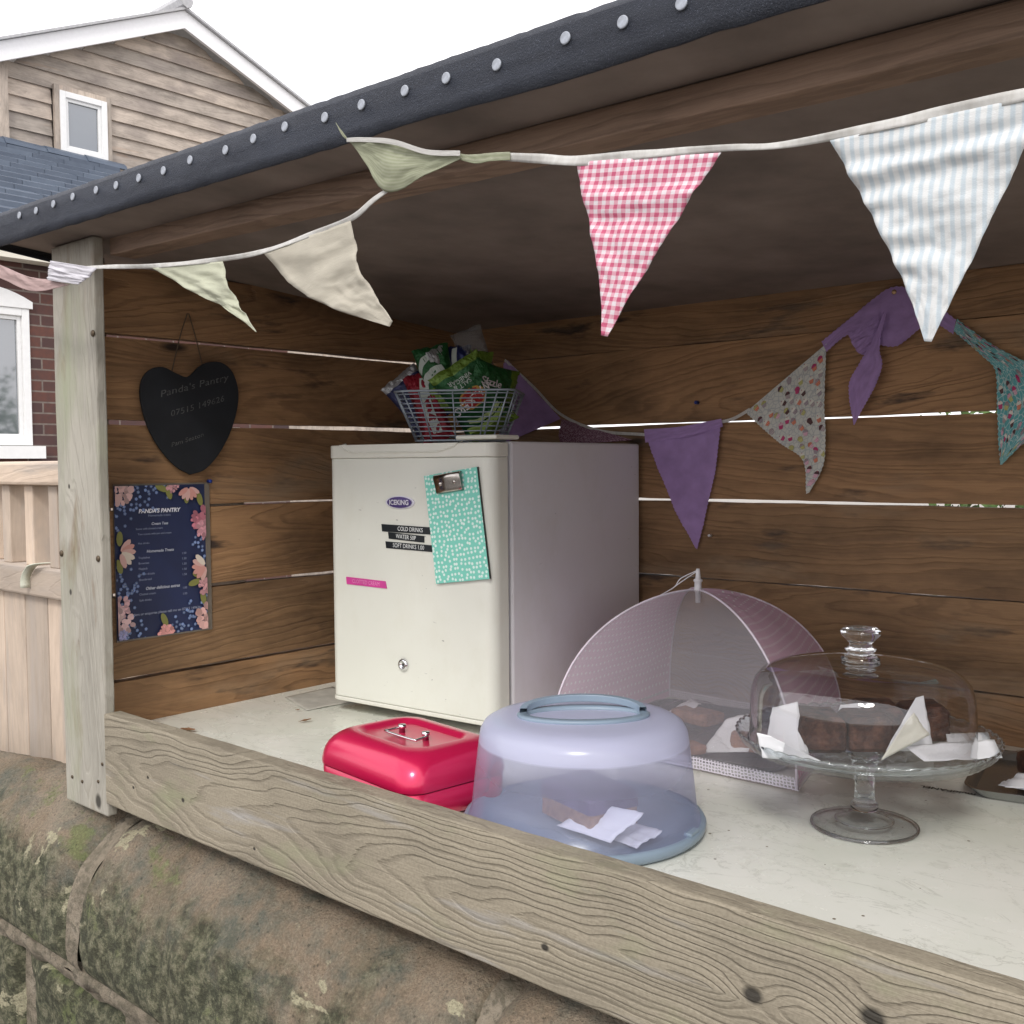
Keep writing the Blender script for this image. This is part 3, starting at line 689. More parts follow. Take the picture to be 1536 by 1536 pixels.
# felt: over the top and folded down the front with a soft, uneven edge
cross = [(D+.085, .024), (D*.5, .024), (.05, .033), (-.03, .040), (YF+.012, .0465), (YF-.001, .045), (YF-.0055, .037), (YF-.0065, .020), (YF-.006, .003), (YF-.0045, -.0105)]
nx = 260; vs, fs = [], []
for i in range(nx+1):
    x = XL-.008+(XR+.14-XL)*i/nx
    for k, (y, dz) in enumerate(cross):
        yy, zz = y, dz
        nz_ = mnoise.noise(Vector((x*9, k*.7, 1)))
        if k >= 3: yy += -.002*abs(nz_)-.0012*mnoise.noise(Vector((x*40, k, 2)))
        if k >= 9: zz += .003*mnoise.noise(Vector((x*5, 7, 0)))+.0012*mnoise.noise(Vector((x*33, 7, 0))); 
        if k >= 3 and k <= 5: zz += .0012*mnoise.noise(Vector((x*60, 3, 0)))
        p = roofpt(x, yy, zz); vs.append(p)
n = len(cross)
for i in range(nx):
    for k in range(n-1): fs.append((i*n+k, (i+1)*n+k, (i+1)*n+k+1, i*n+k+1))
# folded left end
fs.append(tuple(range(n)))
fm.add(vs, fs)
felt = fm.build('roof_felt', M['felt'], roof, smooth=True, solid=.0025)
mb = MB()
for y0, y1 in ((YF-.004, .05),):
    vs = [roofpt(XL-.0095, YF-.006, .042), roofpt(XL-.0095, .3, .03), roofpt(XL-.0095, D+.08, .028), roofpt(XL-.0095, D+.08, -.02), roofpt(XL-.0095, .3, -.02), roofpt(XL-.0095, YF-.004, -.011)]
    mb.add(vs, [(0, 1, 4, 5), (1, 2, 3, 4)])
mb.build('felt_end', M['felt'], roof, solid=.002)
proto = None
for px, py in ((29, 323), (54, 316), (80, 306), (109, 295), (144, 285), (174, 278), (208, 267), (245, 256), (285, 240), (338, 225), (380, 208), (427, 190), (487, 176), (542, 157), (607, 136), (669, 117), (745, 97), (848, 57), (934, 33), (1022, 5), (1120, -25), (1230, -60)):
    p = P(px, py, 1, YF-.0095)
    if proto is None:
        mb = MB(); lathe(mb, [(.0001, -.0012), (.0050, -.0011), (.0057, -.0006), (.0057, .0005), (.0001, .0005)], n=18)
        mb.v = [(x, z, y) for x, y, z in mb.v]; proto = mb.build('clout_nail', M['galv'], roof, smooth=False); o = proto
    else: o = proto.copy(); col.objects.link(o); o.parent = roof
    o.location = p
# beams under the roof
mb = MB(); a = P(165, 383, 1, .028); b = P(1536, 55, 1, .028)
uu = Vector((XR-a.x-.02, 0, (b.z-a.z)/(b.x-a.x)*(XR-a.x-.02)))
plank(mb, (.085, .028, a.z), uu, (0, 0, 1), (0, 1, 0), uu.length, .030, .045, nx=80, wob=.001)
mb.build('front_beam', M['beam_wood'], st, bevel=.002)
mb = MB(); plank(mb, (.0, .040, a.z+.031), (1, 0, -.0155), (0, 0, 1), (0, 1, 0), XR, .022, .04, nx=60); mb.build('packing_rail', M['inner_wood'], st)
mb = MB(); plank(mb, (.001, D-.032, .705), (1, 0, 0), (0, 0, 1), (0, 1, 0), .001, .045, .03, nx=2)

# ------------------------------------------------------------------ writing on the worktop (protective print, upside down from here)
mb = MB(); ca = P(1466, 1193, 2, .0004); cb = P(1378, 1179, 2, .0004); dirv = (cb-ca); L_ = dirv.length; dirv.normalize(); perp = Vector((-dirv.y, dirv.x, 0))
text(mb, 'multiPANEL', L_*.19, lambda a, b: ca+dirv*(L_/2+a)+perp*b+Vector((0, 0, .0005)), bold=.02)
wt = [o for o in col.objects if o.name == 'worktop'][0]
mb.build('printed_lettering', M['black_ink'], wt)

# ------------------------------------------------------------------ house behind
hs = tag(empty('house', (-7, 3, -1.2)), 'brick house with a timber clad gable, white bargeboards and slate lean-to roof', 'house')
def hb(mb, name, mat, par=None, **k):
    o = mb.build(name, mat, par or hs, **k); 
    if par is None: o.location = (7, -3, 1.2)
    return o
GX = -8.5
def G(px, py, dx=0): return P(px, py, 0, GX+dx)
pk = G(262, 50); lf = G(3, 97); rt = G(427, 176)
ml = (pk.z-lf.z)/(pk.y-lf.y); mr = (pk.z-rt.z)/(rt.y-pk.y)
y0, y1 = lf.y, pk.y+(pk.z-2.9)/mr
mb = MB()
mb.add([(GX-.05, y0, -1.2), (GX-.05, y1, -1.2), (GX-.05, y1, pk.z-mr*(y1-pk.y)), (GX-.05, pk.y, pk.z), (GX-.05, y0, pk.z-ml*(pk.y-y0))], [(0, 1, 2, 3, 4)])
hb(mb, 'gable_wall', M['clad_wood'])
# lapped boards, each a wedge clipped to the gable
mb = MB(); zb = 2.6; pitch = G(157, 160).z-G(157, 183).z
z = zb
wnd = [G(84, 137), G(153, 152), G(157, 236), G(88, 224)]
wy0, wy1, wz0, wz1 = wnd[0].y, wnd[2].y, wnd[3].z-.05, wnd[0].z
while z < pk.z:
    ya = max(y0, pk.y-(pk.z-z)/ml); yb = pk.y+(pk.z-z)/mr
    if yb-ya > .1:
        segs = [(ya, yb)]
        if z+pitch > wz0 and z < wz1: segs = [(ya, wy0-.06), (wy1+.06, yb)]
        for sa, sb in segs:
            if sb-sa < .05: continue
            t = MB(); plank(t, (GX, sa, z), (0, 1, 0), (0, 0, 1), (1, 0, 0), sb-sa, pitch*1.02, .03, nx=12)
            t.v = [(x-(.024*(zz-z)/pitch), y, zz) for x, y, zz in t.v]
            t.v = [(x, min(max(y, pk.y-(pk.z+.05-zz)/ml), pk.y+(pk.z+.05-zz)/mr), zz) for x, y, zz in t.v]
            mb.add(t.v, t.f, wc=t.wc, rv=t.rv[0])
    z += pitch
hb(mb, 'cladding', M['clad_wood'])
mb = MB()
def bar(mb, A, B, h, t, x0):
    A, B = Vector(A), Vector(B)
    vs = [(x0, A.y, A.z), (x0, B.y, B.z), (x0, B.y, B.z+h), (x0, A.y, A.z+h)]; vs += [(x0+t, q[1], q[2]) for q in vs]
    mb.add(vs, [(0, 1, 2, 3), (7, 6, 5, 4), (0, 4, 5, 1), (1, 5, 6, 2), (2, 6, 7, 3), (3, 7, 4, 0)])
bh = (G(262, 24).z-G(262, 50).z)
la = Vector((0, y0-.9, pk.z-ml*(pk.y-y0+.9))); ra = Vector((0, y1, pk.z-mr*(y1-pk.y)))
pkv = Vector((0, pk.y, pk.z))
bar(mb, la, pkv, bh, .04, GX+.16); bar(mb, pkv, ra, bh, .04, GX+.16)
hb(mb, 'bargeboard', M['white_paint'])
mb = MB()
up = Vector((0, 0, bh))
for A, B in ((la, pkv), (pkv, ra)):
    vs = [(x, q.y, q.z+bh+dz) for dz in (.005, .03) for x, q in ((GX+.24, A), (GX+.24, B), (GX-4, B), (GX-4, A))]
    mb.add(vs, [(0, 3, 2, 1), (4, 5, 6, 7), (0, 1, 5, 4), (1, 2, 6, 5), (2, 3, 7, 6), (3, 0, 4, 7)])
hb(mb, 'roof', M['roof_edge'])
mb = MB(); tube(mb, [(GX+.26, pk.y, pk.z+bh+.085), (GX-4, pk.y, pk.z+bh+.085)], .075, 8); hb(mb, 'ridge_tiles', M['roof_edge'])
# main roof seen past the gable
mb = MB(); q = G(447, 158); mb.add([(GX-1, q.y-.5, q.z-.9), (GX-1, q.y+5, q.z-.9), (GX-4, q.y+5, q.z+1.0-.55), (GX-4, q.y-.5, q.z+1.0-.55)], [(0, 1, 2, 3)]); hb(mb, 'main_roof', M['slate'], solid=.05)
# upper window
def window(y0, y1, z0, z1, x, fr, m, arch=0, sill=False):
    f = MB()
    for a in ((y0, y0+fr, z0, z1), (y1-fr, y1, z0, z1), (y0+fr, y1-fr, z0, z0+fr), (y0+fr, y1-fr, z1-fr, z1)): box(f, (x, a[0], a[2]), (x+.06, a[1], a[3]))
    if arch:
        n = 12; vs = []
        for i in range(n+1):
            yy = y0-.02+(y1-y0+.04)*i/n; c_ = 4*(i/n)*(1-i/n)*arch
            vs += [(x+.07, yy, z1+.001), (x+.07, yy, z1+.05+c_), (x-.02, yy, z1+.001), (x-.02, yy, z1+.05+c_)]
        fs = []
        for i in range(n): b_ = i*4; fs += [(b_, b_+4, b_+5, b_+1), (b_+1, b_+5, b_+7, b_+3), (b_, b_+2, b_+6, b_+4)]
        f.add(vs, fs+[(0, 1, 3, 2)])
    w_ = f.build('window', m, hs, bevel=.004); w_.location = (7, -3, 1.2)
    b_ = MB(); i_ = fr*.55
    for a in ((y0+fr, y0+fr+i_, z0+fr, z1-fr), (y1-fr-i_, y1-fr, z0+fr, z1-fr), (y0+fr+i_, y1-fr-i_, z0+fr, z0+fr+i_), (y0+fr+i_, y1-fr-i_, z1-fr-i_, z1-fr)): box(b_, (x+.0, a[0], a[2]), (x+.04, a[1], a[3]))
    b_.build('casement', m, w_, bevel=.003)
    g_ = MB(); box(g_, (x+.012, y0+fr+.01, z0+fr+.01), (x+.02, y1-fr-.01, z1-fr-.01)); g_.build('pane', M['pane'], w_)
    if sill: s_ = MB(); box(s_, (x, y0-.06, z0-.09), (x+.12, y1+.06, z0-.005)); s_.build('sill', m, w_)
window(wy0, wy1, wz0, wz1, GX+.02, (wy1-wy0)*.12, M['upvc'])
# timber surround of that window
mb = MB()
for a in ((wy0-.05, wy0, wz0, wz1+.05), (wy1, wy1+.05, wz0, wz1+.05), (wy0, wy1, wz1, wz1+.05)): plank(mb, (GX+.03, a[0], a[2]), (0, 0, 1), (0, 1, 0), (1, 0, 0), a[3]-a[2], a[1]-a[0], .035, nx=2)
hb(mb, 'window_trim', M['clad_wood'])
mb = MB(); plank(mb, (GX+.02, y0-.1, 2.3), (0, 0, 1), (0, 1, 0), (1, 0, 0), pk.z-ml*(pk.y-y0)-2.3, .12, .05, nx=4); hb(mb, 'corner_trim', M['clad_wood'])
# lean-to slate roof: eave to ridge
BX = -5.5
e0 = P(30, 372, 0, BX+.18); r0 = P(0, 213, 0, GX+.03)
ez, rz_ = e0.z, r0.z
mb = MB(); rows = 17
for i in range(rows):
    f0, f1 = i/rows, (i+1.15)/rows
    xa, xb = BX+.18+(GX-BX-.18)*f0, BX+.18+(GX-BX-.18)*min(1, f1); za, zb_ = ez+(rz_-ez)*f0, ez+(rz_-ez)*min(1, f1)
    y = -2.5+(i % 2)*.15
    while y < 4.6:
        j = random.uniform(-.004, .004); dz = .020+j
        yb = min(4.62, y+.296)
        vs = [(xa, y, za+.03+dz), (xa, yb, za+.03+dz), (xb, yb, zb_+.008), (xb, y, zb_+.008), (xa, y, za+.012), (xa, yb, za+.012), (xb, yb, zb_-.002), (xb, y, zb_-.002)]
        mb.add(vs, [(0, 1, 2, 3), (4, 7, 6, 5), (0, 4, 5, 1), (1, 5, 6, 2), (2, 6, 7, 3), (3, 7, 4, 0)], rv=random.random())
        y += .30
hb(mb, 'lean_to_roof', M['slate'])
mb = MB()
y = -2.5
while y < 4.6:
    vs = []
    for yy, s_ in ((y, 1.0), (y+.42, .93)):
        for k in range(7):
            a = math.pi*(.12+.76*k/6); vs.append((GX+.06-.13*math.cos(a)*s_*-1-.02, yy, rz_-.085+.13*math.sin(a)*s_))
    mb.add(vs, [(k, k+1, 7+k+1, 7+k) for k in range(6)]); y += .40
hb(mb, 'ridge_tiles', M['slate'], solid=.015)
mb = MB(); q0 = P(30, 376, 0, BX+.16).z; q1 = P(30, 388, 0, BX+.16).z
box(mb, (BX+.02, -2.5, q1), (BX+.16, 4.6, q0)); hb(mb, 'fascia', M['cream_paint'])
wl = P(44, 520, 0, BX).y; wt_ = P(20, 462, 0, BX).z; wb_ = P(20, 668, 0, BX).z
wy = (wl-.62, wl)
mb = MB()
for a in ((-2.5, wy[0], -1.2, q0), (wy[1], 4.55, -1.2, q0), (wy[0], wy[1], -1.2, wb_), (wy[0], wy[1], wt_+.02, q0)): box(mb, (BX-.22, a[0], a[2]), (BX, a[1], a[3]))
hb(mb, 'brick_wall', M['brick'])
window(wy[0], wy[1], wb_, wt_, BX-.045, .05, M['upvc'], arch=.09, sill=True)

# ------------------------------------------------------------------ timber gate left of the stall
gt = tag(empty('timber_gate', (-.7, .3, -1.2)), 'pale timber gate with spindles above vertical boards, seen left of the stall post', 'gate')
def gb(mb, name, mat=None, **k): o = mb.build(name, mat or M['gate_wood'], gt, **k); o.location = (.7, -.3, 1.2); return o
gx0, gx1, gy = -1.75, -.12, .3
zt0, zt1 = P(40, 728, 1, gy-.035).z, P(40, 692, 1, gy-.035).z
zm0, zm1 = P(40, 893, 1, gy-.02).z, P(40, 848, 1, gy-.02).z
mb = MB(); plank(mb, (gx0, gy-.035, zt0), (1, 0, 0), (0, 0, 1), (0, 1, 0), gx1-gx0, zt1-zt0, .07, nx=20); gb(mb, 'top_rail', bevel=.008)
mb = MB(); plank(mb, (gx0, gy-.02, zm0), (1, 0, 0), (0, 0, 1), (0, 1, 0), gx1-gx0, zm1-zm0, .05, nx=20); gb(mb, 'middle_rail', bevel=.006)
xs = [P(px, 780, 1, gy-.012).x for px in (-22, 14, 44, 80)]; stp = (xs[-1]-xs[0])/3
x = xs[0]-stp*4
while x < gx1-.04:
    mb = MB(); plank(mb, (x-.02, gy-.014, zm1), (0, 0, 1), (1, 0, 0), (0, 1, 0), zt0-zm1, .045, .045, nx=6); gb(mb, 'spindle', bevel=.003); x += stp
bxs = P(8, 1000, 1, gy).x; bst = (P(73, 1000, 1, gy).x-bxs)/2
mb = MB(); x = bxs-bst*6
while x < gx1-.02:
    plank(mb, (x+.002, gy+.001, -1.15), (0, 0, 1), (1, 0, 0), (0, 1, 0), zm0+1.15+.02, bst-.004, .022, nx=14); x += bst
gb(mb, 'panel', bevel=.003)
for x in (gx0-.1, gx1):
    mb = MB(); plank(mb, (x, gy-.05, -1.2), (0, 0, 1), (1, 0, 0), (0, 1, 0), 1.2+zt1+.06, .1, .1, nx=10); gb(mb, 'gate_post', bevel=.006)
c_ = P(52, 880, 1, gy-.03); mb = MB()
pts = PY([(38, 882), (38, 868), (44, 854), (56, 846), (70, 845)], gy-.032); pts[-1].y += .05
rs = resample(pts, 20); vs, fs = [], []
for p in rs: vs += [p+Vector((-.004, -.010, 0)), p+Vector((.004, .010, 0))]
for i in range(20): fs.append((2*i, 2*i+1, 2*i+3, 2*i+2))
mb.add(vs, fs); tag(mb.build('latch_strap', M['loop'], smooth=True, solid=.002), 'pale green curved strap looped over the gate middle rail', 'strap')

# ------------------------------------------------------------------ a hedge behind the stall (green glimpsed through the gaps)
random.seed(11)
hg = tag(empty('hedge', (1.7, 5.2, -1.2)), 'green leafy hedge glimpsed through the gaps in the back planks', 'hedge')
mb = MB()
for i in range(9000):
    x, y, z = random.uniform(-2.0, 2.6), random.gauss(0, .28), 0
    z = random.uniform(.2, 1.95+.1*math.sin(x*9)+max(0, min(1, (x+.9)*1.2))*(.85+.2*math.sin(x*5)))  # raised on the right to give the lower window a dark reflection
    a = Vector((random.gauss(0, 1), random.gauss(0, 1), random.gauss(0, 1))).normalized(); b = a.orthogonal().normalized(); s_ = random.uniform(.03, .06)
    p = Vector((x, y, z)); mb.add([p-a*s_, p+b*s_*.5, p+a*s_, p-b*s_*.5], [(0, 1, 2, 3)])
mb.build('foliage', M['foliage'], hg)
mb = MB()
for k in range(7): tube(mb, [(-1.4+k*.55, 0, 0), (-1.38+k*.55, .03, .6), (-1.3+k*.55, 0, 1.3)], [.03, .02, .006], 6)
mb.build('stem', M['bark'], hg)
random.seed(7)

# ------------------------------------------------------------------ fridge
FA = R(4.79); FW, FD, FZ0, FZ1 = .380, .486, .022, .492
f0 = Vector((.1935, .3815, 0))
ex = Vector((math.cos(FA), math.sin(FA), 0)); ey = Vector((-math.sin(FA), math.cos(FA), 0))
fr = tag(empty('fridge', f0+ex*FW/2+ey*FD/2, FA), 'white countertop fridge with drink price labels standing on the marble effect counter', 'fridge')
fc = (FW/2, FD/2)
def FL(x, y, z): return (x-fc[0], y-fc[1], z)          # local coordinates, front at y=0
mb = MB(); box(mb, FL(.004, .057, FZ0+.006), FL(FW-.003, FD, FZ1-.002)); mb.build('body', M['fridge_body'], fr, bevel=.004)
mb = MB()
# door: rounded front vertical edges
def rrect(x0, x1, y0, y1, r, n=8, back=True):
    pts = []
    for cx_, cy_, a0 in ((x1-r, y0+r, -90), (x0+r, y0+r, 180)):
        seg = [(cx_+r*math.cos(R(a0+90*i/n)), cy_+r*math.sin(R(a0+90*i/n))) for i in range(n+1)]
        pts.append(seg)
    return [(x1, y1)]+list(reversed(pts[0]))+list(reversed(pts[1]))+[(x0, y1)]
def prism(mb, pts, z0, z1, **k):
    n = len(pts); vs = [(x, y, z0) for x, y in pts]+[(x, y, z1) for x, y in pts]
    mb.add(vs, [tuple(range(n)), tuple(range(2*n-1, n-1, -1))]+[((i+1) % n, i, n+i, n+(i+1) % n) for i in range(n)], **k)
sh = lambda pts: [(x-fc[0], y-fc[1]) for x, y in pts]
prism(mb, sh(rrect(0, FW, 0, .043, .020)), FZ0+.008, FZ1-.028)
door = mb.build('door', M['fridge_door'], fr, bevel=.0015)
mb = MB()
prism(mb, sh(rrect(-.001, FW+.001, -.0015, .043, .020)), FZ1-.0275, FZ1-.004)
m2_ = MB(); prism(m2_, sh(rrect(.0, FW, -.002, .043, .020)), FZ0, FZ0+.0075); m2_.build('door_cap', M['plastic_white'], door, bevel=.002)
mb.build('door_cap', M['plastic_white'], door, bevel=.002)
# moulded grip along the top of the door
mb = MB()
t_ = []
for i in range(25):
    f = i/24; x = .035+.275*f; z = FZ1-.0045-.0135*min(1, 8*f, 6*(1-f)*1.0)**.6; t_.append((x, z))
vs = []
for x, z in t_: vs += [FL(x, -.0022, z), FL(x, -.0022, FZ1-.0035), FL(x, .012, z+.004), FL(x, .012, FZ1-.0035)]
fs = []
for i in range(24): b_ = 4*i; fs += [(b_, b_+4, b_+5, b_+1), (b_, b_+2, b_+6, b_+4)]
mb.add(vs, fs); tube(mb, [FL(x, -.0022, z) for x, z in t_], .0014, 6); mb.build('handle', M['plastic_white'], door, bevel=0, solid=.0008)
mb = MB(); box(mb, FL(.014, .0435, FZ0+.014), FL(FW-.014, .0568, FZ1-.012)); mb.build('gasket', M['gasket'], fr)
mb = MB(); box(mb, FL(FW-.085, .010, FZ1+.001), FL(FW+.001, .075, FZ1+.0085)); mb.build('hinge_cover', M['plastic_white'], fr, bevel=.003)
for x, y in ((.04, .08), (FW-.04, .08), (.04, FD-.05), (FW-.04, FD-.05)): mb = MB(); lathe(mb, [(.0001, 0), (.014, 0), (.014, FZ0+.006), (.0001, FZ0+.006)], c=FL(x, y, 0), n=16); mb.build('foot', M['gasket'], fr)
frm = Matrix.Translation(fr.location) @ Matrix.Rotation(FA, 4, 'Z'); fri = frm.inverted()
def FP(px, py, off=.0):     # sight line met with the fridge's front face, in fridge coordinates
    d = cf+cr*((px-768)/FPX)-cu*((py-768)/FPX); n_ = ey; t = ((f0-ey*off-CAM).dot(n_))/d.dot(n_)
    return fri @ (CAM+d*t)
def strip(name, mat, pts, off, par, txt=None, ts=0, tm=None, dx=0, sx=.85):
    q = [FP(a, b, off) for a, b in pts]
    mb = MB(); vs = q+[p+Vector((0, .0012, 0)) for p in q]; mb.add(vs, [(0, 1, 2, 3), (0, 4, 5, 1), (1, 5, 6, 2), (2, 6, 7, 3), (3, 7, 4, 0)]); o = mb.build(name, mat, par)
    if txt:
        u_ = (q[1]-q[0]); u_.normalize(); c_ = (q[0]+q[1]+q[2]+q[3])/4+u_*dx; v_ = Vector((-u_.z, 0, u_.x))
        mb = MB(); text(mb, txt, ts, lambda a, b: c_+u_*a+v_*b+Vector((0, -.0004, 0)), sx=sx); mb.build('lettering', tm, o)
    return o
strip('price_label', M['black_label'], [(572, 786), (646, 791), (647, 802), (573, 797)], .0014, door, 'COLD DRINKS', .0105, M['white_ink'], .010)
strip('price_label', M['black_label'], [(582, 798), (636, 804), (636, 814), (583, 808)], .0014, door, 'WATER 50P', .0105, M['white_ink'])
strip('price_label', M['black_label'], [(578, 812), (648, 818), (648, 828), (579, 822)], .0014, door, 'SOFT DRINKS 1.00', .0105, M['white_ink'])
strip('price_label', M['pink_label'], [(519, 865), (578, 872), (580, 883), (520, 876)], .0014, door, 'CLOTTED CREAM', .0100, M['pink_ink'])
c_ = FP(600, 753.5, .001); mb = MB()
for r_, y_, m_ in ((1.0, 0, 0), (.86, -.0012, 1)):
    n = 32; vs = [(c_.x, c_.y-.0012+y_, c_.z)]+[(c_.x+.0335*r_*math.cos(2*math.pi*i/n), c_.y-.0008+y_, c_.z+.0112*r_*math.sin(2*math.pi*i/n)) for i in range(n)]+[(c_.x+.0335*math.cos(2*math.pi*i/n), c_.y+.001, c_.z+.0112*math.sin(2*math.pi*i/n)) for i in range(n)]
    mb.add(vs, [(0, 1+(i+1) % n, 1+i) for i in range(n)]+([(1+i, 1+(i+1) % n, 1+n+(i+1) % n, 1+n+i) for i in range(n)] if m_ == 0 else []), mi=m_)
bd = mb.build('badge', [M['silver_ink'], M['badge']], door)
mb = MB(); text(mb, 'ICEKING', .0118, lambda a, b: Vector((c_.x+a, c_.y-.0034, c_.z+b-.0005)), sx=1.0, bold=.03); mb.build('lettering', M['silver_ink'], bd)
c_ = FP(605, 997, .002); mb = MB(); lathe(mb, [(.0001, .0035), (.004, .0035), (.0045, .0055), (.0085, .006), (.0105, .004), (.0112, 0)], n=28); mb.v = [(c_.x+x, c_.y+.002-z, c_.z+y) for x, y, z in mb.v]
lk = mb.build('lock', M['chrome'], door, smooth=True)
mb = MB(); box(mb, (c_.x-.0006, c_.y-.0026, c_.z-.0025), (c_.x+.0006, c_.y-.0010, c_.z+.0025)); mb.build('keyhole', M['black_ink'], lk)

# clipboard
q = [FP(a, b, .004) for a, b in ((637, 714), (717, 700), (734, 868), (655, 876))]
c_ = (q[0]+q[1]+q[2]+q[3])/4; W_, H_ = ((q[1]-q[0]).length+(q[2]-q[3]).length)/2, ((q[3]-q[0]).length+(q[2]-q[1]).length)/2
ang = math.atan2((q[1]-q[0]).z, (q[1]-q[0]).x)
cl = tag(empty('clipboard', frm @ c_), 'mint clipboard with white spots stuck on the fridge door', 'clipboard')
cl.rotation_euler = (0, 0, FA)
mb = MB(); nW, nH = 1, 1
rot2 = lambda a, b: (a*math.cos(ang)-b*math.sin(ang), a*math.sin(ang)+b*math.cos(ang))
def CB(a, b, y): x, z = rot2(a, b); return Vector((x, y, z))
vs = [CB(sx_*W_/2, sz*H_/2, y) for y in (-.0015, .0035) for sx_, sz in ((-1, -1), (1, -1), (1, 1), (-1, 1))]
mb.add(vs[:4], [(0, 1, 2, 3)], uv=[(-W_/2, -H_/2, 0), (W_/2, -H_/2, 0), (W_/2, H_/2, 0), (-W_/2, H_/2, 0)]); mb.add(vs, [(4, 7, 6, 5), (0, 4, 5, 1), (1, 5, 6, 2), (2, 6, 7, 3), (3, 7, 4, 0)], mi=1)
mb.build('board', [M['mint'], M['board_edge']], cl)
mb = MB(); cx0, cz0 = -.003, H_/2-.0175
prof_ = [(-.0165, -.0019), (-.0150, -.0065), (-.009, -.0072), (0, -.0085), (.008, -.0105), (.0135, -.0098), (.0150, -.0062), (.0135, -.0022)]
vs, fs = [], []
for x in (-.0285, -.027, .027, .0285):
    for b_, y in prof_: vs.append(CB(cx0+x, cz0+b_, y if abs(x) < .028 else y*.55-.001))
n = len(prof_)
for i in range(3):
    for k in range(n-1): fs.append((i*n+k, (i+1)*n+k, (i+1)*n+k+1, i*n+k+1))
mb.add(vs, fs)
for x in (-.0155, .0155): ball(mb, CB(cx0+x, cz0-.001, -.0085), .0034, sx=(1, .5, 1))
mb.build('clip', M['darkchrome'], cl, smooth=True, solid=.0008)

# paper sheet under the fridge corner
mb = MB(); q = [P(a, b, 2, .0012) for a, b in ((427, 1046), (499, 1030), (545, 1050), (460, 1066))]
sh_ = Sheet([q[0], q[3]], [q[1], q[2]], 14, 14, amp=.003, tri=False, seed=2, nrm=(0, 0, 1)); sh_.mesh(mb)
mb.v = [(a, b, max(c, .0012)) for a, b, c in mb.v]
M['paper'] = simple('crumpled_paper', (.50, .48, .42), .8, var=.2, vs=25)
tag(mb.build('paper_sheet', M['paper'], smooth=True, solid=.0006), 'crumpled pale paper sheet lying on the counter by the fridge left corner', 'paper')

# ------------------------------------------------------------------ wire basket and snack packets on the fridge
bz = FZ1+.0015
def onz(px, py, z): return P(px, py, 2, z)
bl_, br_ = onz(622, 662, bz), onz(763, 657, bz)
bc = Vector(((bl_.x+br_.x)/2-.045, (bl_.y+br_.y)/2+.09, bz)); BA = math.atan2(br_.y-bl_.y, br_.x-bl_.x)
bc = Vector((.338, .585, bz)); BA = R(34)
bk = tag(empty('wire_basket', bc, BA), 'grey wire basket full of crisp packets on top of the fridge', 'basket')
HB = .092
def ring(t, z, n=40):   # rounded rectangle, half sizes grow upward
    hx, hy = .080+.033*t, .058+.028*t; r = .03; pts = []
    for cx_, cy_, a0 in ((hx-r, hy-r, 0), (-hx+r, hy-r, 90), (-hx+r, -hy+r, 180), (hx-r, -hy+r, 270)):
        for i in range(6): a = R(a0+90*i/5); pts.append(Vector((cx_+r*math.cos(a), cy_+r*math.sin(a), z)))
    return pts
mb = MB(); tube(mb, ring(1, HB), .0022, 6, closed=True); mb.build('rim', M['wire'], bk, smooth=True)
mb = MB()
for k in range(11): t = k/11; tube(mb, ring(t, .003+HB*t), .0013 if k else .0020, 5, closed=True)
R0, R1 = ring(0, .002), ring(1, HB)
for i in range(0, 24, 2):
    a, b = R0[i], R1[i]; a2, b2 = a.lerp(R0[(i+1) % 24], .5), b.lerp(R1[(i+1) % 24], .5)
    tube(mb, [a, b], .0017, 5)
for s_ in (-1, 1):
    for f in (-.55, 0, .55):
        tube(mb, [(f*.080, s_*.058, .002), (f*.113, s_*.086, HB)], .0015, 5); 
    for f in (-.4, .4): tube(mb, [(s_*.080, f*.058, .002), (s_*.113, f*.086, HB)], .0015, 5)
for k in range(9): x = -.076+.019*k; tube(mb, [(x, -.056, .002), (x, .056, .002)], .0010, 4)
mb.build('wires', M['wire'], bk, smooth=True)

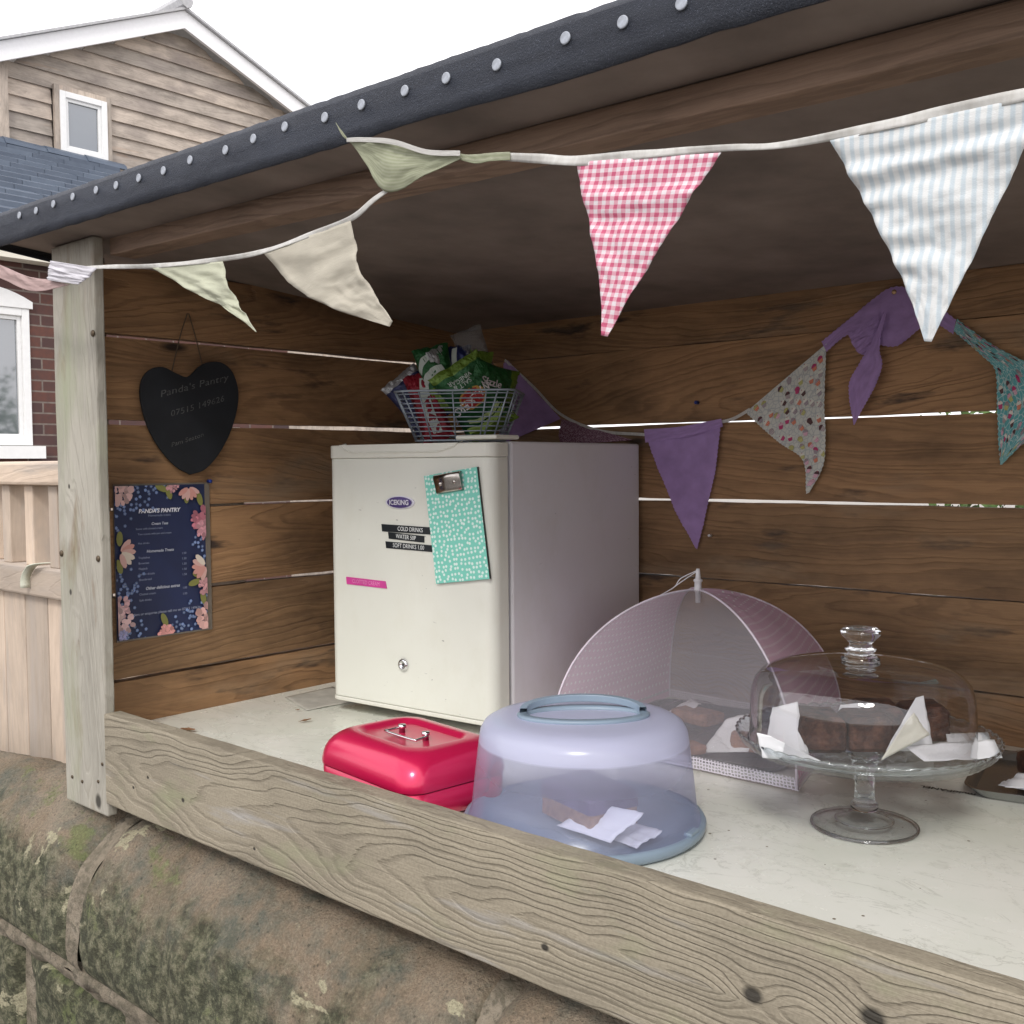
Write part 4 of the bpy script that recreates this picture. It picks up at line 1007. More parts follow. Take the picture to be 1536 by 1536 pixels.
def packet(loc, rx, ry, rz, w_, h_, mat, label, extras=(), infl=.02, logo=None, texts=(), caps=None, name='crisp_packet', cat='packet', group='snack packets in the wire basket'):
    nx, ny = 22, 30; sd = random.random()*50; w_, h_, infl = w_*.84, h_*.86, infl*.8; texts = [(a_, b_, c2_, d_*.84, e_, f_) for a_, b_, c2_, d_, e_, f_ in texts]
    def S(u, v, side):     # u,v in -1..1
        e = max(0, (1-abs(u)**2.6))*max(0, (1-abs(v)**3.2))
        d = infl*e**.7
        wr = mnoise.noise(Vector((u*3+sd, v*4, side*5)))*.3+.16*mnoise.noise(Vector((u*9+sd, v*11, side)))
        cr_ = .0018*math.sin(u*26+sd)*max(0, abs(v)-.78)/.22
        pinch = 1-.16*(1-abs(v))**.5*(abs(u)**2)
        return Vector((u*w_/2*pinch, side*(d*(1+wr))+cr_-(.0 if side < 0 else 0), v*h_/2+.004*mnoise.noise(Vector((u*3, sd, v)))))
    mb = MB()
    for side in (-1, 1):
        vs, fs = [], []
        for i in range(nx+1):
            for j in range(ny+1): vs.append(S(-1+2*i/nx, -1+2*j/ny, side))
        for i in range(nx):
            for j in range(ny):
                a = (i*(ny+1)+j, (i+1)*(ny+1)+j, (i+1)*(ny+1)+j+1, i*(ny+1)+j+1); vv = -1+2*(j+.5)/ny
                if side > 0: a = tuple(reversed(a))
                b0 = len(mb.v)
                fs.append((a, 1 if (caps and (vv > caps[0] or vv < caps[1])) else 0))
        b0 = len(mb.v)
        for a, m_ in fs: pass
        mb.add(vs, [a for a, m_ in fs]); mb.mi[-len(fs):] = [m_ for a, m_ in fs]
    root = mb.build(name, [mat, caps[2] if caps else mat], None, smooth=True)
    root.location = loc; root.rotation_euler = (R(rx), R(ry), R(rz))
    tag(root, label, cat, group)
    F_ = lambda a, b, o=.0012: S(max(-.97, min(.97, a)), max(-.97, min(.97, b)), -1)+Vector((0, -o, 0))
    if logo:
        lx, ly, lr = logo; mb = MB()
        for rr, colr, oo in ((1, (.55, .30, .06), .0012), (.86, (.42, .02, .02), .0018)):
            vs = []; fs = []
            for k in range(5):
                for i in range(28):
                    a = 2*math.pi*i/28; q = rr*k/4; vs.append(F_(lx+lr*q*math.cos(a)*h_/w_, ly+lr*q*math.sin(a)*.72, oo))
            for k in range(4):
                for i in range(28): fs.append((k*28+i, k*28+(i+1) % 28, (k+1)*28+(i+1) % 28, (k+1)*28+i))
            mb.add(vs, fs, pc=colr)
        mb.build('printed_logo', M['print'], root, smooth=True)
    if texts:
        mb = MB()
        for (tx, u, v, sz, ro, pc_) in texts: text(mb, tx, sz, lambda a, b: F_(a/(w_/2), b/(h_/2), .0026), rot=R(ro), at=(u*w_/2, v*h_/2), bold=.015, pc=pc_)
        mb.build('lettering', M['print'], root)
    if extras:
        mb = MB()
        for (u0, v0, u1, v1, th, pc_) in extras:
            vs = []
            du, dv = u1-u0, v1-v0; ln = math.hypot(du*w_, dv*h_); nu, nv = -dv*h_/ln*th/w_, du*w_/ln*th/h_
            bend = .12
            for i in range(13):
                f = i/12; b_ = bend*math.sin(math.pi*f); a_, c2 = u0+du*f+nu/th*b_*.1, v0+dv*f+b_
                vs += [F_(a_-nu, c2-nv), F_(a_+nu, c2+nv)]
            mb.add(vs, [(2*i, 2*i+1, 2*i+3, 2*i+2) for i in range(12)], pc=pc_)
        mb.build('printed_band', M['print'], root)
    return root
bm = Matrix.Translation(bc) @ Matrix.Rotation(BA, 4, 'Z')
def inb(x, y, z): return bm @ Vector((x*.74, y*.55+.012, z*.95))
BD = math.degrees(BA); W3 = (.5, .55, .5)
VR = 41     # faces the camera
packet(inb(.035, -.035, .085), -12, 148, VR, .13, .175, M['f_green'], 'dark green crisp packet upside down with a round red logo, at the basket front', logo=(.0, -.08, .36),
       texts=[('WALKERS', .0, -.06, .026, 10, (.75, .72, .7)), ('SALT &', .05, -.50, .014, 0, W3), ('VINEGAR', .05, -.63, .014, 0, W3)], extras=[(-.8, .5, .8, .62, .012, (.35, .5, .12)), (-.7, .35, .6, .42, .008, (.4, .5, .2))], infl=.022, caps=(.72, -.78, M['f_lime']))
packet(inb(.085, -.01, .118), -30, 104, VR+8, .085, .12, M['f_green'], 'green packet lying sideways with lime corner, rightmost in the basket', texts=[('Sizzle', .1, -.3, .024, 90, (.55, .5, .5))], infl=.014, caps=(.6, -2, M['f_lime']))
packet(inb(-.058, -.03, .125), -8, -14, VR, .085, .15, M['f_green'], 'green packet with white curved lines, standing in the basket left half', extras=[(-.8, -.1, .5, .25, .016, W3), (-.9, .3, .2, .7, .012, W3)], infl=.018, caps=(2, -.25, M['f_lime']))
packet(inb(-.028, -.012, .115), -4, -24, VR+30, .05, .17, M['f_silver'], 'narrow silver edged packet leaning between the green packets', infl=.010)
packet(inb(-.008, .012, .135), -6, -6, VR, .07, .13, M['f_blue'], 'dark blue packet with a thin pale line, behind the green packets', extras=[(.1, -.9, -.1, .9, .010, W3)], infl=.018)
packet(inb(.028, .03, .125), -10, 8, VR, .07, .12, M['f_red'], 'red packet wedged between the blue and the lime packets', infl=.016)
packet(inb(.045, .005, .128), -6, 6, VR, .055, .12, M['f_lime'], 'lime green pointed packet standing in the basket middle', infl=.014)
packet(inb(-.080, -.045, .070), -10, -18, VR, .075, .16, M['f_red'], 'bright red packet low in the basket left front', extras=[(.1, -.8, .3, .8, .018, W3)], infl=.018)
packet(inb(-.118, -.012, .085), -12, -38, VR, .10, .14, M['f_navy'], 'navy packet with a broad white border leaning out over the basket left rim', infl=.010, caps=(.72, -2, M['f_silver']))
packet(inb(-.04, .02, .05), -8, 70, VR, .08, .13, M['f_gold'], 'orange and gold packet lying at the bottom of the basket', infl=.016)
p_ = packet(inb(.036, .02, .165), -14, -20, VR, .075, .15, M['cello_grey'], 'crumpled clear wrapper sticking up highest from the basket', infl=.012, name='clear_wrapper', cat='wrapper')

# ------------------------------------------------------------------ heart slate on the left wall
hc = P(283, 620, 0, .008); hy, hz_ = hc.y, hc.z
ht = tag(empty('hanging_heart_slate', (.0085, hy, hz_)), 'dark heart shaped slate with chalk writing hung by string on the left plank wall', 'slate sign')
# outline from the photograph's shape, on the wall plane
hp = [(283, 712), (262, 700), (240, 676), (222, 646), (211, 612), (208, 585), (213, 565), (226, 553), (243, 551), (262, 560), (277, 566), (285, 562), (297, 550), (313, 543), (332, 545), (346, 558), (354, 580), (355, 602), (350, 628), (340, 656), (324, 684), (304, 705)]
q = [P(a, b, 0, .0085)-Vector((.0085, hy, hz_)) for a, b in hp]; q = resample(q+[q[0]], 90)[:-1]
mb = MB(); n = len(q)
vs = [(0, p.y*1.0, p.z*1.0) for p in q]+[(.0065, p.y, p.z) for p in q]
mb.add(vs, [tuple(range(n)), tuple(range(2*n-1, n-1, -1))]+[((i+1) % n, i, n+i, n+(i+1) % n) for i in range(n)])
mb.build('slate', M['slate_heart'], ht, bevel=.0015)
def HW(px, py):
    p = P(px, py, 0, .0085)-Vector((.0085, hy, hz_)); return p.y, p.z
mb = MB()
def hand(mb, tx, p0, p1, size, sd):
    (ya, za), (yb, zb_) = HW(*p0), HW(*p1); L0 = math.hypot(yb-ya, zb_-za); a = math.atan2(zb_-za, yb-ya)
    v, f = text2d(tx, size, 'LEFT', shear=.25, space=1.05); mxx = max(p[0] for p in v); k = L0/mxx
    out = []
    for (x, y) in v:
        x *= k; y += .0016*mnoise.noise(Vector((x*55+sd, 1, 0))); y *= .9
        out.append((.0072, ya+x*math.cos(a)-y*math.sin(a), za+x*math.sin(a)+y*math.cos(a)))
    m_ = MB(); m_.add(out, f); m_.build('chalk_line', M['chalk'], ht)
hand(mb, "Panda's Pantry", (236, 592), (340, 566), .0185, 1); hand(mb, '07515 149626', (252, 622), (333, 598), .0165, 2); hand(mb, 'Pam Seaton', (253, 668), (302, 652), .012, 3)
mb = MB(); pp = [P(a, b, 0, .006)-Vector((.0085, hy, hz_)) for a, b in ((258, 556), (270, 505), (281, 470))]; pr = [P(a, b, 0, .006)-Vector((.0085, hy, hz_)) for a, b in ((304, 550), (294, 508), (283, 470))]
tube(mb, resample(pp, 10), .0011, 5); tube(mb, resample(pr, 10), .0011, 5); mb.build('string', M['rope'], ht)

# ------------------------------------------------------------------ menu poster
mq = [P(a, b, 0, .003) for a, b in ((168, 727), (313, 723), (320, 946), (175, 962))]
mc = (mq[0]+mq[1]+mq[2]+mq[3])/4; y_a, y_b = .0665, (mq[1].y+mq[2].y)/2; z_a, z_b = (mq[2].z+mq[3].z)/2, (mq[0].z+mq[1].z)/2
MW, MH = y_b-y_a, z_b-z_a
mn = tag(empty('menu_poster', (.001, (y_a+y_b)/2, (z_a+z_b)/2)), 'laminated navy menu with pink and blue flowers pinned below the heart slate', 'menu')
mb = MB(); box(mb, (0, -MW/2, -MH/2), (.0015, MW/2, MH/2)); mb.build('laminate', M['lam'], mn)
mw, mh = MW-.012, MH-.006
mb = MB(); box(mb, (.0002, -MW/2+.001, -mh/2), (.0019, -MW/2+.001+mw, mh/2)); mb.build('sheet', M['navy'], mn)
mb = MB(); ox = -MW/2+.001; oz = mh/2
random.seed(5)
zc = [0]
def MP(u, v, o=None): return (.0021+(o if o is not None else 0), ox+max(0.0005, min(mw-.0005, u*mw)), oz-max(.0005, min(mh-.0005, v*mh)))
def disc(u, v, r, colr, o=.0, el=1, an=0, n=9):
    vs = []
    for i in range(n):
        a = 2*math.pi*i/n; x, y = r*math.cos(a)*el, r*math.sin(a); vs.append(MP(u+(x*math.cos(an)-y*math.sin(an))/mw, v+(x*math.sin(an)+y*math.cos(an))/mh, o))
    mb.add(vs, [tuple(range(n-1, -1, -1))], pc=colr)
def rose(u, v, r, base=(.55, .28, .30)):
    for k in range(46):
        a = random.random()*6.28; q_ = math.sqrt(random.random())*r*.9; f = random.uniform(.65, 1.35)
        disc(u+q_*math.cos(a)/mw, v+q_*math.sin(a)/mh, r*random.uniform(.12, .24), tuple(min(1, c*f) for c in base), zc[0], 1.3, a); zc[0] += .000003
def blues(u, v, n=12, sp=.012):
    for k in range(n):
        cx_, cy_ = u+random.gauss(0, sp)/mw, v+random.gauss(0, sp*1.3)/mh; f = random.uniform(.6, 1.3)
        for j in range(5): a = 1.256*j; disc(cx_+.0017*math.cos(a)/mw, cy_+.0017*math.sin(a)/mh, .0014, (.16*f, .23*f, .45*f), zc[0]); zc[0] += .000003
        disc(cx_, cy_, .0007, (.5, .5, .4), zc[0]+.00001)
def leafp(u, v, r, an): disc(u, v, r, (.22, .22, .06), zc[0], 2.2, an, 12); zc[0] += .000003
def lily(u, v, r, an):
    for j in range(6): a = an+(j-2.5)*.42; disc(u+r*.6*math.cos(a)/mw, v+r*.6*math.sin(a)/mh, r*.22, random.choice([(.72, .62, .52), (.62, .30, .26), (.66, .40, .36)]), zc[0], 2.4, a); zc[0] += .000003
for u, v in ((.26, .02), (.40, .03), (.22, .10), (.03, .17), (.03, .20), (.05, .60), (.12, .62), (.08, .69), (.10, .73), (.93, .40), (.97, .44), (.20, .96), (.70, .93), (.80, .90), (.88, .86), (.12, .93), (.97, .82)): blues(u, v)
for u, v, an in ((.50, .02, .4), (.58, .05, 1.3), (.78, .08, 1.6), (.93, .10, 1.3), (.04, .34, 1.6), (.03, .52, 1.3), (.90, .62, .3), (.95, .78, 1.4), (.50, .90, 1.2), (.85, .67, 2.9), (.12, .45, .6)): leafp(u, v, .006, an)
rose(.07, .05, .022, (.62, .40, .38)); rose(.96, .24, .024, (.50, .17, .22)); rose(.97, .31, .02, (.56, .27, .31)); rose(.62, .01, .013); rose(.03, .78, .020, (.60, .36, .38)); rose(.04, .88, .024, (.62, .42, .42)); rose(.98, .92, .026, (.62, .36, .33)); rose(.98, .70, .016); rose(.52, .985, .016, (.66, .30, .28)); rose(.05, .97, .01, (.3, .3, .5))
lily(.80, .02, .022, 1.5); lily(.04, .43, .026, .2); lily(.98, .56, .026, 2.9)
mb.build('printed_flowers', M['print'], mn)
random.seed(9)
mb = MB()
def ML(tx, u, v, sz, al='CENTER', **k): text(mb, tx, sz, lambda a, b: (.0023, ox+u*mw+a, oz-v*mh+b), align=al, pc=k.pop('pc', (.5, .52, .6)), **k)
ML("PANDA'S PANTRY", .48, .17, .0100, bold=.03, shear=.2, pc=(.8, .8, .85)); ML('Homemade treats', .48, .20, .006, pc=(.25, .28, .4))
ML('Cream Teas', .48, .255, .0066, shear=.2, bold=.02); ML('Scone with clotted cream', .22, .285, .005, 'LEFT', pc=(.3, .33, .45)); ML('Two scones with jam and cream', .24, .32, .005, 'LEFT', pc=(.3, .33, .45)); ML('Hot drinks', .24, .38, .005, 'LEFT', pc=(.3, .33, .45))
ML('Homemade Treats', .48, .435, .0070, shear=.2, bold=.02)
for i, tx in enumerate(('Traybakes', 'Brownies', 'Flapjack', 'Lemon drizzle', 'Shortbread')): ML(tx, .24, .475+.036*i, .0054, 'LEFT', pc=(.32, .35, .48)); ML('1.50', .72, .465+.036*i, .0054, 'LEFT', pc=(.32, .35, .48))
ML('Other delicious extras', .5, .68, .0074, shear=.2, bold=.025); ML('Clotted cream', .24, .715, .0054, 'LEFT', pc=(.32, .35, .48)); ML('Soft drinks', .24, .755, .0054, 'LEFT', pc=(.32, .35, .48)); ML('1.00', .72, .70, .0054, 'LEFT', pc=(.32, .35, .48)); ML('1.00', .72, .74, .0054, 'LEFT', pc=(.32, .35, .48))
ML('For orders or enquiries please call me on 07515 149626', .5, .845, .0066, pc=(.4, .43, .55))
mb.build('lettering', M['print'], mn)
def pin(px, py, ax, val, mat, label, r=.004):
    p = P(px, py, ax, val); mb = MB(); d = Vector((1, 0, 0)) if ax == 0 else Vector((0, -1, 0))
    tube(mb, [p, p+d*.004, p+d*.0045, p+d*.010, p+d*.0105, p+d*.012], [r*.4, r*.4, r, r*.6, r*.9, r*.8], 10)
    return tag(mb.build('push_pin', mat, smooth=True), label, 'push pin')
pin(311, 722, 0, .0025, M['blue_pin'], 'blue push pin at the top right corner of the navy menu')
pin(1048, 604, 1, D, M['blue_pin'], 'blue push pin in the back wall above the purple flag')
pin(1068, 803, 1, D, M['cover_white'], 'white push pin in the back wall right of the purple flag tip', .0032)

# ------------------------------------------------------------------ front bunting
YB = -.088
fbn = tag(empty('fabric_bunting', P(768, 240, 1, YB)), 'pale tape of pastel flags with pink gingham and blue stripe hung across the stall front', 'bunting')
inv = -Vector(fbn.location)
def cb(mb, name, mat, par, **k): o = mb.build(name, mat, par, **k); o.location = -Vector(par.location); return o
def ribbon(mb, pts, wd, ns=80, tw=None):
    rs = resample(pts, ns); vs, fs, uv = [], [], []
    for i, p in enumerate(rs):
        f = i/ns; w_ = wd(f) if callable(wd) else wd; t = (rs[min(i+1, ns)]-rs[max(0, i-1)]).normalized()
        up_ = Vector((0, 0, 1)); up_ = (up_-t*up_.dot(t)).normalized(); an = tw(f) if tw else 0
        up_ = Matrix.Rotation(an, 3, t) @ up_
        for k in range(4): vs.append(p+up_*w_*(k/3-.5)); uv.append((k*.003, f*1.5, 0))
    for i in range(ns):
        for k in range(3): fs.append((i*4+k, i*4+k+1, (i+1)*4+k+1, (i+1)*4+k))
    mb.add(vs, fs, uv=uv)
mb = MB()
ribbon(mb, PY([(75, 410), (145, 401), (230, 399), (330, 389), (395, 377), (460, 354), (526, 328), (560, 300), (585, 283)], YB), .0062, 90, lambda f: .5*math.sin(f*23))
ribbon(mb, PY([(755, 235), (810, 238), (870, 241), (960, 232), (1085, 222), (1160, 219), (1245, 205), (1390, 174), (1536, 142), (1620, 122)], YB), lambda f: .0072+.002*math.sin(f*9), 120, lambda f: .35*math.sin(f*31))
cb(mb, 'tape', M['tape'], fbn, smooth=True, solid=.0008)
def flag(L, Rr, Y, mat, par, name='flag', **k):
    so_ = k.pop('solid', .0007)
    s_ = Sheet(PY(L, Y), PY(Rr, Y), **k); mb = MB(); s_.mesh(mb)
    return s_, mb
def putflag(L, Rr, Y, mat, par, dl=None, **k):
    s_, mb = flag(L, Rr, Y, mat, par, **k); o = cb(mb, 'flag', mat, par, smooth=True, solid=.0007)
    if dl: o['label'] = dl
    return s_, o
putflag([(228, 402), (290, 438), (345, 467), (384, 498)], [(334, 392), (348, 438), (366, 470), (385, 498)], YB, M['pale_green'], fbn, 'pale green flag beside the post', amp=.006, seed=1, W=.15, H=.18)
putflag([(395, 379), (440, 430), (505, 464), (584, 490)], [(526, 331), (541, 400), (568, 450), (589, 482)], YB, M['cream_cloth'], fbn, 'cream flag', amp=.006, seed=2, W=.15, H=.18)
putflag([(690, 233), (640, 229), (590, 216), (545, 212), (518, 208), (504, 184)], [(692, 238), (640, 262), (580, 288), (552, 250), (535, 226), (506, 188)], YB-.004, M['sage'], fbn, 'sage striped flag flipped upwards by the wind', amp=.008, seed=3, W=.15, H=.18, tri=False)
putflag([(684, 229), (705, 232), (740, 229), (765, 228)], [(684, 238), (712, 245), (735, 242), (765, 240)], YB-.002, M['sage'], fbn, None, amp=.004, seed=4, tri=False, W=.02, H=.1)
s_ = Sheet(PY([(690, 226), (640, 224), (590, 209), (545, 206), (520, 207)], YB-.008), PY([(690, 234), (640, 232), (590, 217), (545, 213), (520, 213)], YB-.008), amp=.002, tri=False, seed=5)
mb = MB(); s_.mesh(mb); cb(mb, 'flag_hem', M['tape'], fbn, smooth=True, solid=.0006)
putflag([(864, 243), (888, 350), (901, 430), (902, 503)], [(1082, 229), (1012, 335), (955, 425), (911, 505)], YB, M['gingham'], fbn, 'pink gingham flag', amp=.005, seed=6, W=.145, H=.185, nt=50, ns=24)
putflag([(1245, 211), (1308, 325), (1358, 430), (1387, 512)], [(1590, 134), (1527, 245), (1455, 395), (1397, 513)], YB, M['stripe'], fbn, 'pale blue striped flag', amp=.0055, seed=7, W=.16, H=.17, nt=60, ns=26, freq=(2, 13))
putflag([(-30, 385), (0, 397), (40, 414), (75, 420)], [(-30, 405), (0, 417), (50, 437), (105, 427)], YB, M['pink_cloth'], fbn, 'dusty pink flag twisted flat', amp=.003, seed=8, tri=False, W=.04, H=.15)
putflag([(76, 391), (72, 408), (71, 420)], [(146, 402), (135, 415), (118, 427)], YB-.006, M['white_cloth'], fbn, 'white flag wrapped over the tape', amp=.004, seed=9, tri=False, W=.1, H=.05)

# ------------------------------------------------------------------ bunting on the back wall
YW = D-.010
bb = tag(empty('fabric_bunting', P(1100, 620, 1, YW)), 'purple and cupcake print bunting with zigzag edges pinned to the back wall', 'bunting')
def cupcakes(s_, mb, n, seed, sc_=.0058):
    rd = random.Random(seed); pts = []
    cols = [(.42, .02, .12), (.07, .02, .02), (.42, .40, .14), (.55, .18, .10), (.36, .30, .30), (.30, .25, .27), (.6, .35, .42)]
    tries = 0
    while len(pts) < n and tries < 4000:
        tries += 1
        t = rd.uniform(.03, .93); a = rd.uniform(.06, .94); u_, v_, _ = s_.uv(a, t)
        if abs(u_) > s_.W/2*((1-t) if s_.tri else 1)-sc_*.8: continue
        if any((u_-p[0])**2+(v_-p[1])**2 < (sc_*2.05)**2 for p in pts): continue
        pts.append((u_, v_)); an = rd.uniform(-.6, .6); c1, c2 = rd.choice(cols), rd.choice(cols+[(.7, .68, .6)]*5)
        def F(x, y, off):
            x2, y2 = x*math.cos(an)-y*math.sin(an), x*math.sin(an)+y*math.cos(an)
            vv = min(max(v_-y2, 0), s_.H*.97); tt = vv/s_.H; wd = s_.W*((1-tt) if s_.tri else 1); aa = min(.99, max(.01, (u_+x2)/wd+.5)); return s_.at(aa, tt, off)
        o = -.0012 if s_.nr.y > 0 else .0012
        k = sc_
        mb.add([F(-.75*k, .12*k, o*1.0), F(-.5*k, -.95*k, o), F(.5*k, -.95*k, o), F(.75*k, .12*k, o)], [(0, 1, 2, 3)], pc=c1, mi=1)
        dm = [F(.85*k*math.cos(math.pi*i/8), .05*k+.85*k*math.sin(math.pi*i/8), o*1.3) for i in range(9)]
        mb.add(dm, [tuple(range(9))], pc=c2, mi=1)
        for i in range(-1, 2): mb.add([F(x*k+.36*i*k, y*k, o*1.6) for x, y in ((-.05, 0), (-.05, -.85), (.05, -.85), (.05, 0))], [(0, 1, 2, 3)], pc=tuple(min(1, q*1.7+.05) for q in c1), mi=1)
        mb.add([F(.16*k*math.cos(i*1.57), .8*k+.16*k*math.sin(i*1.57), o*1.8) for i in range(4)], [(0, 1, 2, 3)], pc=(.4, .02, .06), mi=1)
def bflag(L, Rr, mat, lb=None, cupn=0, Y=None, **k):
    s_ = Sheet(PY(L, Y or YW), PY(Rr, Y or YW), **k); mb = MB(); s_.mesh(mb)
    if cupn: cupcakes(s_, mb, cupn, k.get('seed', 0))
    o = mb.build('flag', [mat, M['print']], bb, smooth=True); o.location = -Vector(bb.location)
    if lb: o['label'] = lb
    return s_
PK = dict(pink=.003, nt=60)
bflag([(755, 545), (752, 600), (748, 668)], [(762, 540), (812, 596), (842, 628)], M['purple'], None, amp=.004, seed=1, tri=False, **PK)
bflag([(842, 628), (838, 650), (840, 668)], [(880, 640), (915, 650), (950, 660)], M['burgundy'], 'burgundy printed flag', amp=.003, seed=2, tri=False, **PK)
bflag([(967, 650), (985, 700), (1015, 770), (1043, 822)], [(1082, 632), (1074, 700), (1058, 775), (1046, 824)], M['purple'], 'plain purple flag', amp=.004, seed=3, **PK)
bflag([(966, 644), (1020, 640), (1082, 628)], [(968, 664), (1025, 656), (1084, 640)], M['purple'], None, amp=.002, seed=4, tri=False, Y=YW-.004, nt=30)
bflag([(1118, 619), (1165, 662), (1203, 690), (1209, 741)], [(1240, 515), (1237, 600), (1237, 690), (1215, 738)], M['cup_white'], 'white cupcake print flag', 52, amp=.003, seed=5, W=.16, H=.20, **PK)
bflag([(1232, 512), (1285, 468), (1337, 430), (1385, 442), (1434, 479)], [(1240, 528), (1272, 503), (1300, 512), (1345, 520), (1385, 490), (1405, 487), (1430, 502)], M['purple'], 'purple flag gathered over a brass pin', amp=.006, seed=6, tri=False, **PK)
bflag([(1272, 503), (1285, 528), (1300, 534)], [(1320, 470), (1318, 500), (1312, 520)], M['purple'], None, amp=.004, seed=16, tri=False, Y=YW-.002, **PK)
bflag([(1325, 468), (1303, 520), (1273, 576), (1280, 637)], [(1330, 470), (1320, 520), (1322, 558), (1282, 637)], M['purple'], None, amp=.004, seed=7, Y=YW-.009, tri=False, **PK)
bflag([(1430, 497), (1470, 532), (1492, 556), (1495, 600), (1496, 650), (1500, 697)], [(1436, 478), (1490, 517), (1560, 556), (1590, 600), (1560, 640), (1503, 697)], M['cup_teal'], 'teal cupcake print flag', 60, amp=.006, seed=8, W=.12, H=.2, tri=False, **PK)
mb = MB(); ribbon(mb, PY([(757, 540), (800, 580), (842, 622), (900, 646), (967, 652)], YW), .006, 40); ribbon(mb, PY([(1078, 634), (1100, 628), (1125, 614)], YW), .006, 16)
o = mb.build('tape', M['tape'], bb, smooth=True); o.location = -Vector(bb.location)
mb = MB(); p = P(1341, 438, 1, YW-.010); ball(mb, p, .0042, sx=(1, .6, 1)); o = mb.build('brass_pin', M['brass'], bb, smooth=True); o.location = -Vector(bb.location)

# ------------------------------------------------------------------ red tin
TZ = .088; tinc = Vector((.672, .135, 0)); TA = R(-7)
tn = tag(empty('cash_tin', tinc, TA), 'shiny pinkish red metal cash tin with rounded lid behind the front board', 'cash tin')
def rr(hx, hy, r, z, n=8):
    r = min(r, hx, hy); pts = []
    for cx_, cy_, a0 in ((hx-r, hy-r, 0), (-hx+r, hy-r, 90), (-hx+r, -hy+r, 180), (hx-r, -hy+r, 270)):
        for i in range(n): a = R(a0+90*i/(n-1)); pts.append((cx_+r*math.cos(a), cy_+r*math.sin(a), z))
    return pts
def loft(mb, rings, cap0=True, cap1=True, **k):
    n = len(rings[0]); vs = [p for r_ in rings for p in r_]; fs = []
    for j in range(len(rings)-1):
        for i in range(n): fs.append((j*n+i, j*n+(i+1) % n, (j+1)*n+(i+1) % n, (j+1)*n+i))
    if cap0: fs.append(tuple(range(n-1, -1, -1)))
    if cap1: fs.append(tuple((len(rings)-1)*n+i for i in range(n)))
    mb.add(vs, fs, **k)
hx, hy_ = .112, .086
mb = MB(); loft(mb, [rr(hx-.014, hy_-.014, .02, .001), rr(hx-.006, hy_-.006, .025, .004), rr(hx-.002, hy_-.002, .028, .014), rr(hx-.001, hy_-.001, .03, .040)]); mb.build('base', M['tin'], tn, smooth=True)
mb = MB(); loft(mb, [rr(hx-.003, hy_-.003, .03, .0395), rr(hx-.003, hy_-.003, .03, .0425)]); mb.build('seam', M['tin_dark'], tn)
mb = MB(); RG = [rr(hx, hy_, .030, .042), rr(hx+.0005, hy_+.0005, .030, .047)]
for i in range(1, 9):
    a = R(90*i/8); RG.append(rr(hx-.034*(1-math.cos(a)), hy_-.034*(1-math.cos(a)), .032, .050+(TZ-.050)*math.sin(a)))
RG += [rr(hx-.037, hy_-.037, .024, TZ), rr(hx-.040, hy_-.040, .022, TZ-.0015), rr(hx-.044, hy_-.044, .018, TZ-.006), rr(hx-.046, hy_-.046, .016, TZ-.0065)]
loft(mb, RG, cap0=False); mb.build('lid', M['tin'], tn, smooth=True)
mb = MB(); hz0 = TZ-.0065
tube(mb, resample([(-.032, .004, hz0+.006), (-.034, -.014, hz0+.005), (-.030, -.020, hz0+.005), (.030, -.020, hz0+.005), (.034, -.014, hz0+.005), (.032, .004, hz0+.006)], 50), .0017, 8)
hd = mb.build('handle', M['chrome'], tn, smooth=True)
for x in (-.027, .027): mb = MB(); lathe(mb, [(.0001, 0), (.0045, 0), (.004, .006), (.0055, .0065), (.0055, .011), (.0001, .0115)], c=(x, .004, hz0), n=14); mb.build('handle_lug', M['chrome'], hd, smooth=True)

# ------------------------------------------------------------------ cake carrier
cc = Vector((.925, .190, 0))
ck = tag(empty('cake_carrier', cc, R(20)), 'round cake carrier with milky lilac dome and grey blue base behind the front board', 'cake carrier')
mb = MB(); lathe(mb, [(.0001, .0), (.138, .0), (.145, .002), (.150, .007), (.151, .013), (.149, .0165), (.143, .017), (.1395, .0105), (.10, .0095), (.0001, .0095)], n=96)
bs = mb.build('base', M['carrier_blue'], ck, smooth=True, bevel=0)
for a in (-1.35, -.2, 1.9):
    mb = MB()
    t = MB(); box(t, (.139, -.012, .0168), (.149, .012, .021)); mb.add([Matrix.Rotation(a, 3, 'Z') @ Vector(p) for p in t.v], t.f); mb.build('catch', M['carrier_blue'], bs, bevel=.001)
mb = MB()
lathe(mb, [(.1450, .0165), (.1440, .018), (.1425, .021), (.1405, .0225), (.1365, .060), (.1318, .100), (.1305, .1095), (.1300, .113), (.1283, .124), (.1235, .1320), (.115, .1368), (.100, .1388), (.08, .139), (.0001, .139)], n=96)
mb.build('dome', M['carrier_dome'], ck, smooth=True)
mb = MB()   # oval grip ring lying on top with an arched bail
def ov(a, rx_, ry_): return (rx_*math.cos(a), ry_*math.sin(a))
RGs = []
for rx_, ry_, z in ((.082, .045, .1385), (.083, .046, .142), (.081, .044, .1432), (.071, .034, .1432), (.069, .032, .141), (.069, .032, .1385)): RGs.append([(*ov(2*math.pi*i/64, rx_, ry_), z) for i in range(64)])
loft(mb, RGs, False, False); gr = mb.build('grip_ring', M['carrier_blue'], ck, smooth=True)
mb = MB(); vs, fs = [], []
for i in range(33):
    a = math.pi*i/32; z = .144+.008*math.sin(a)
    for rx_, ry_, dz in ((.079, .046, -.004), (.079, .046, .005), (.070, .037, .005), (.070, .037, -.004)): x, y = ov(a, rx_, ry_); vs.append((x, y, z+dz))
for i in range(32):
    for k in range(4): fs.append((i*4+k, i*4+(k+1) % 4, i*4+4+(k+1) % 4, i*4+4+k))
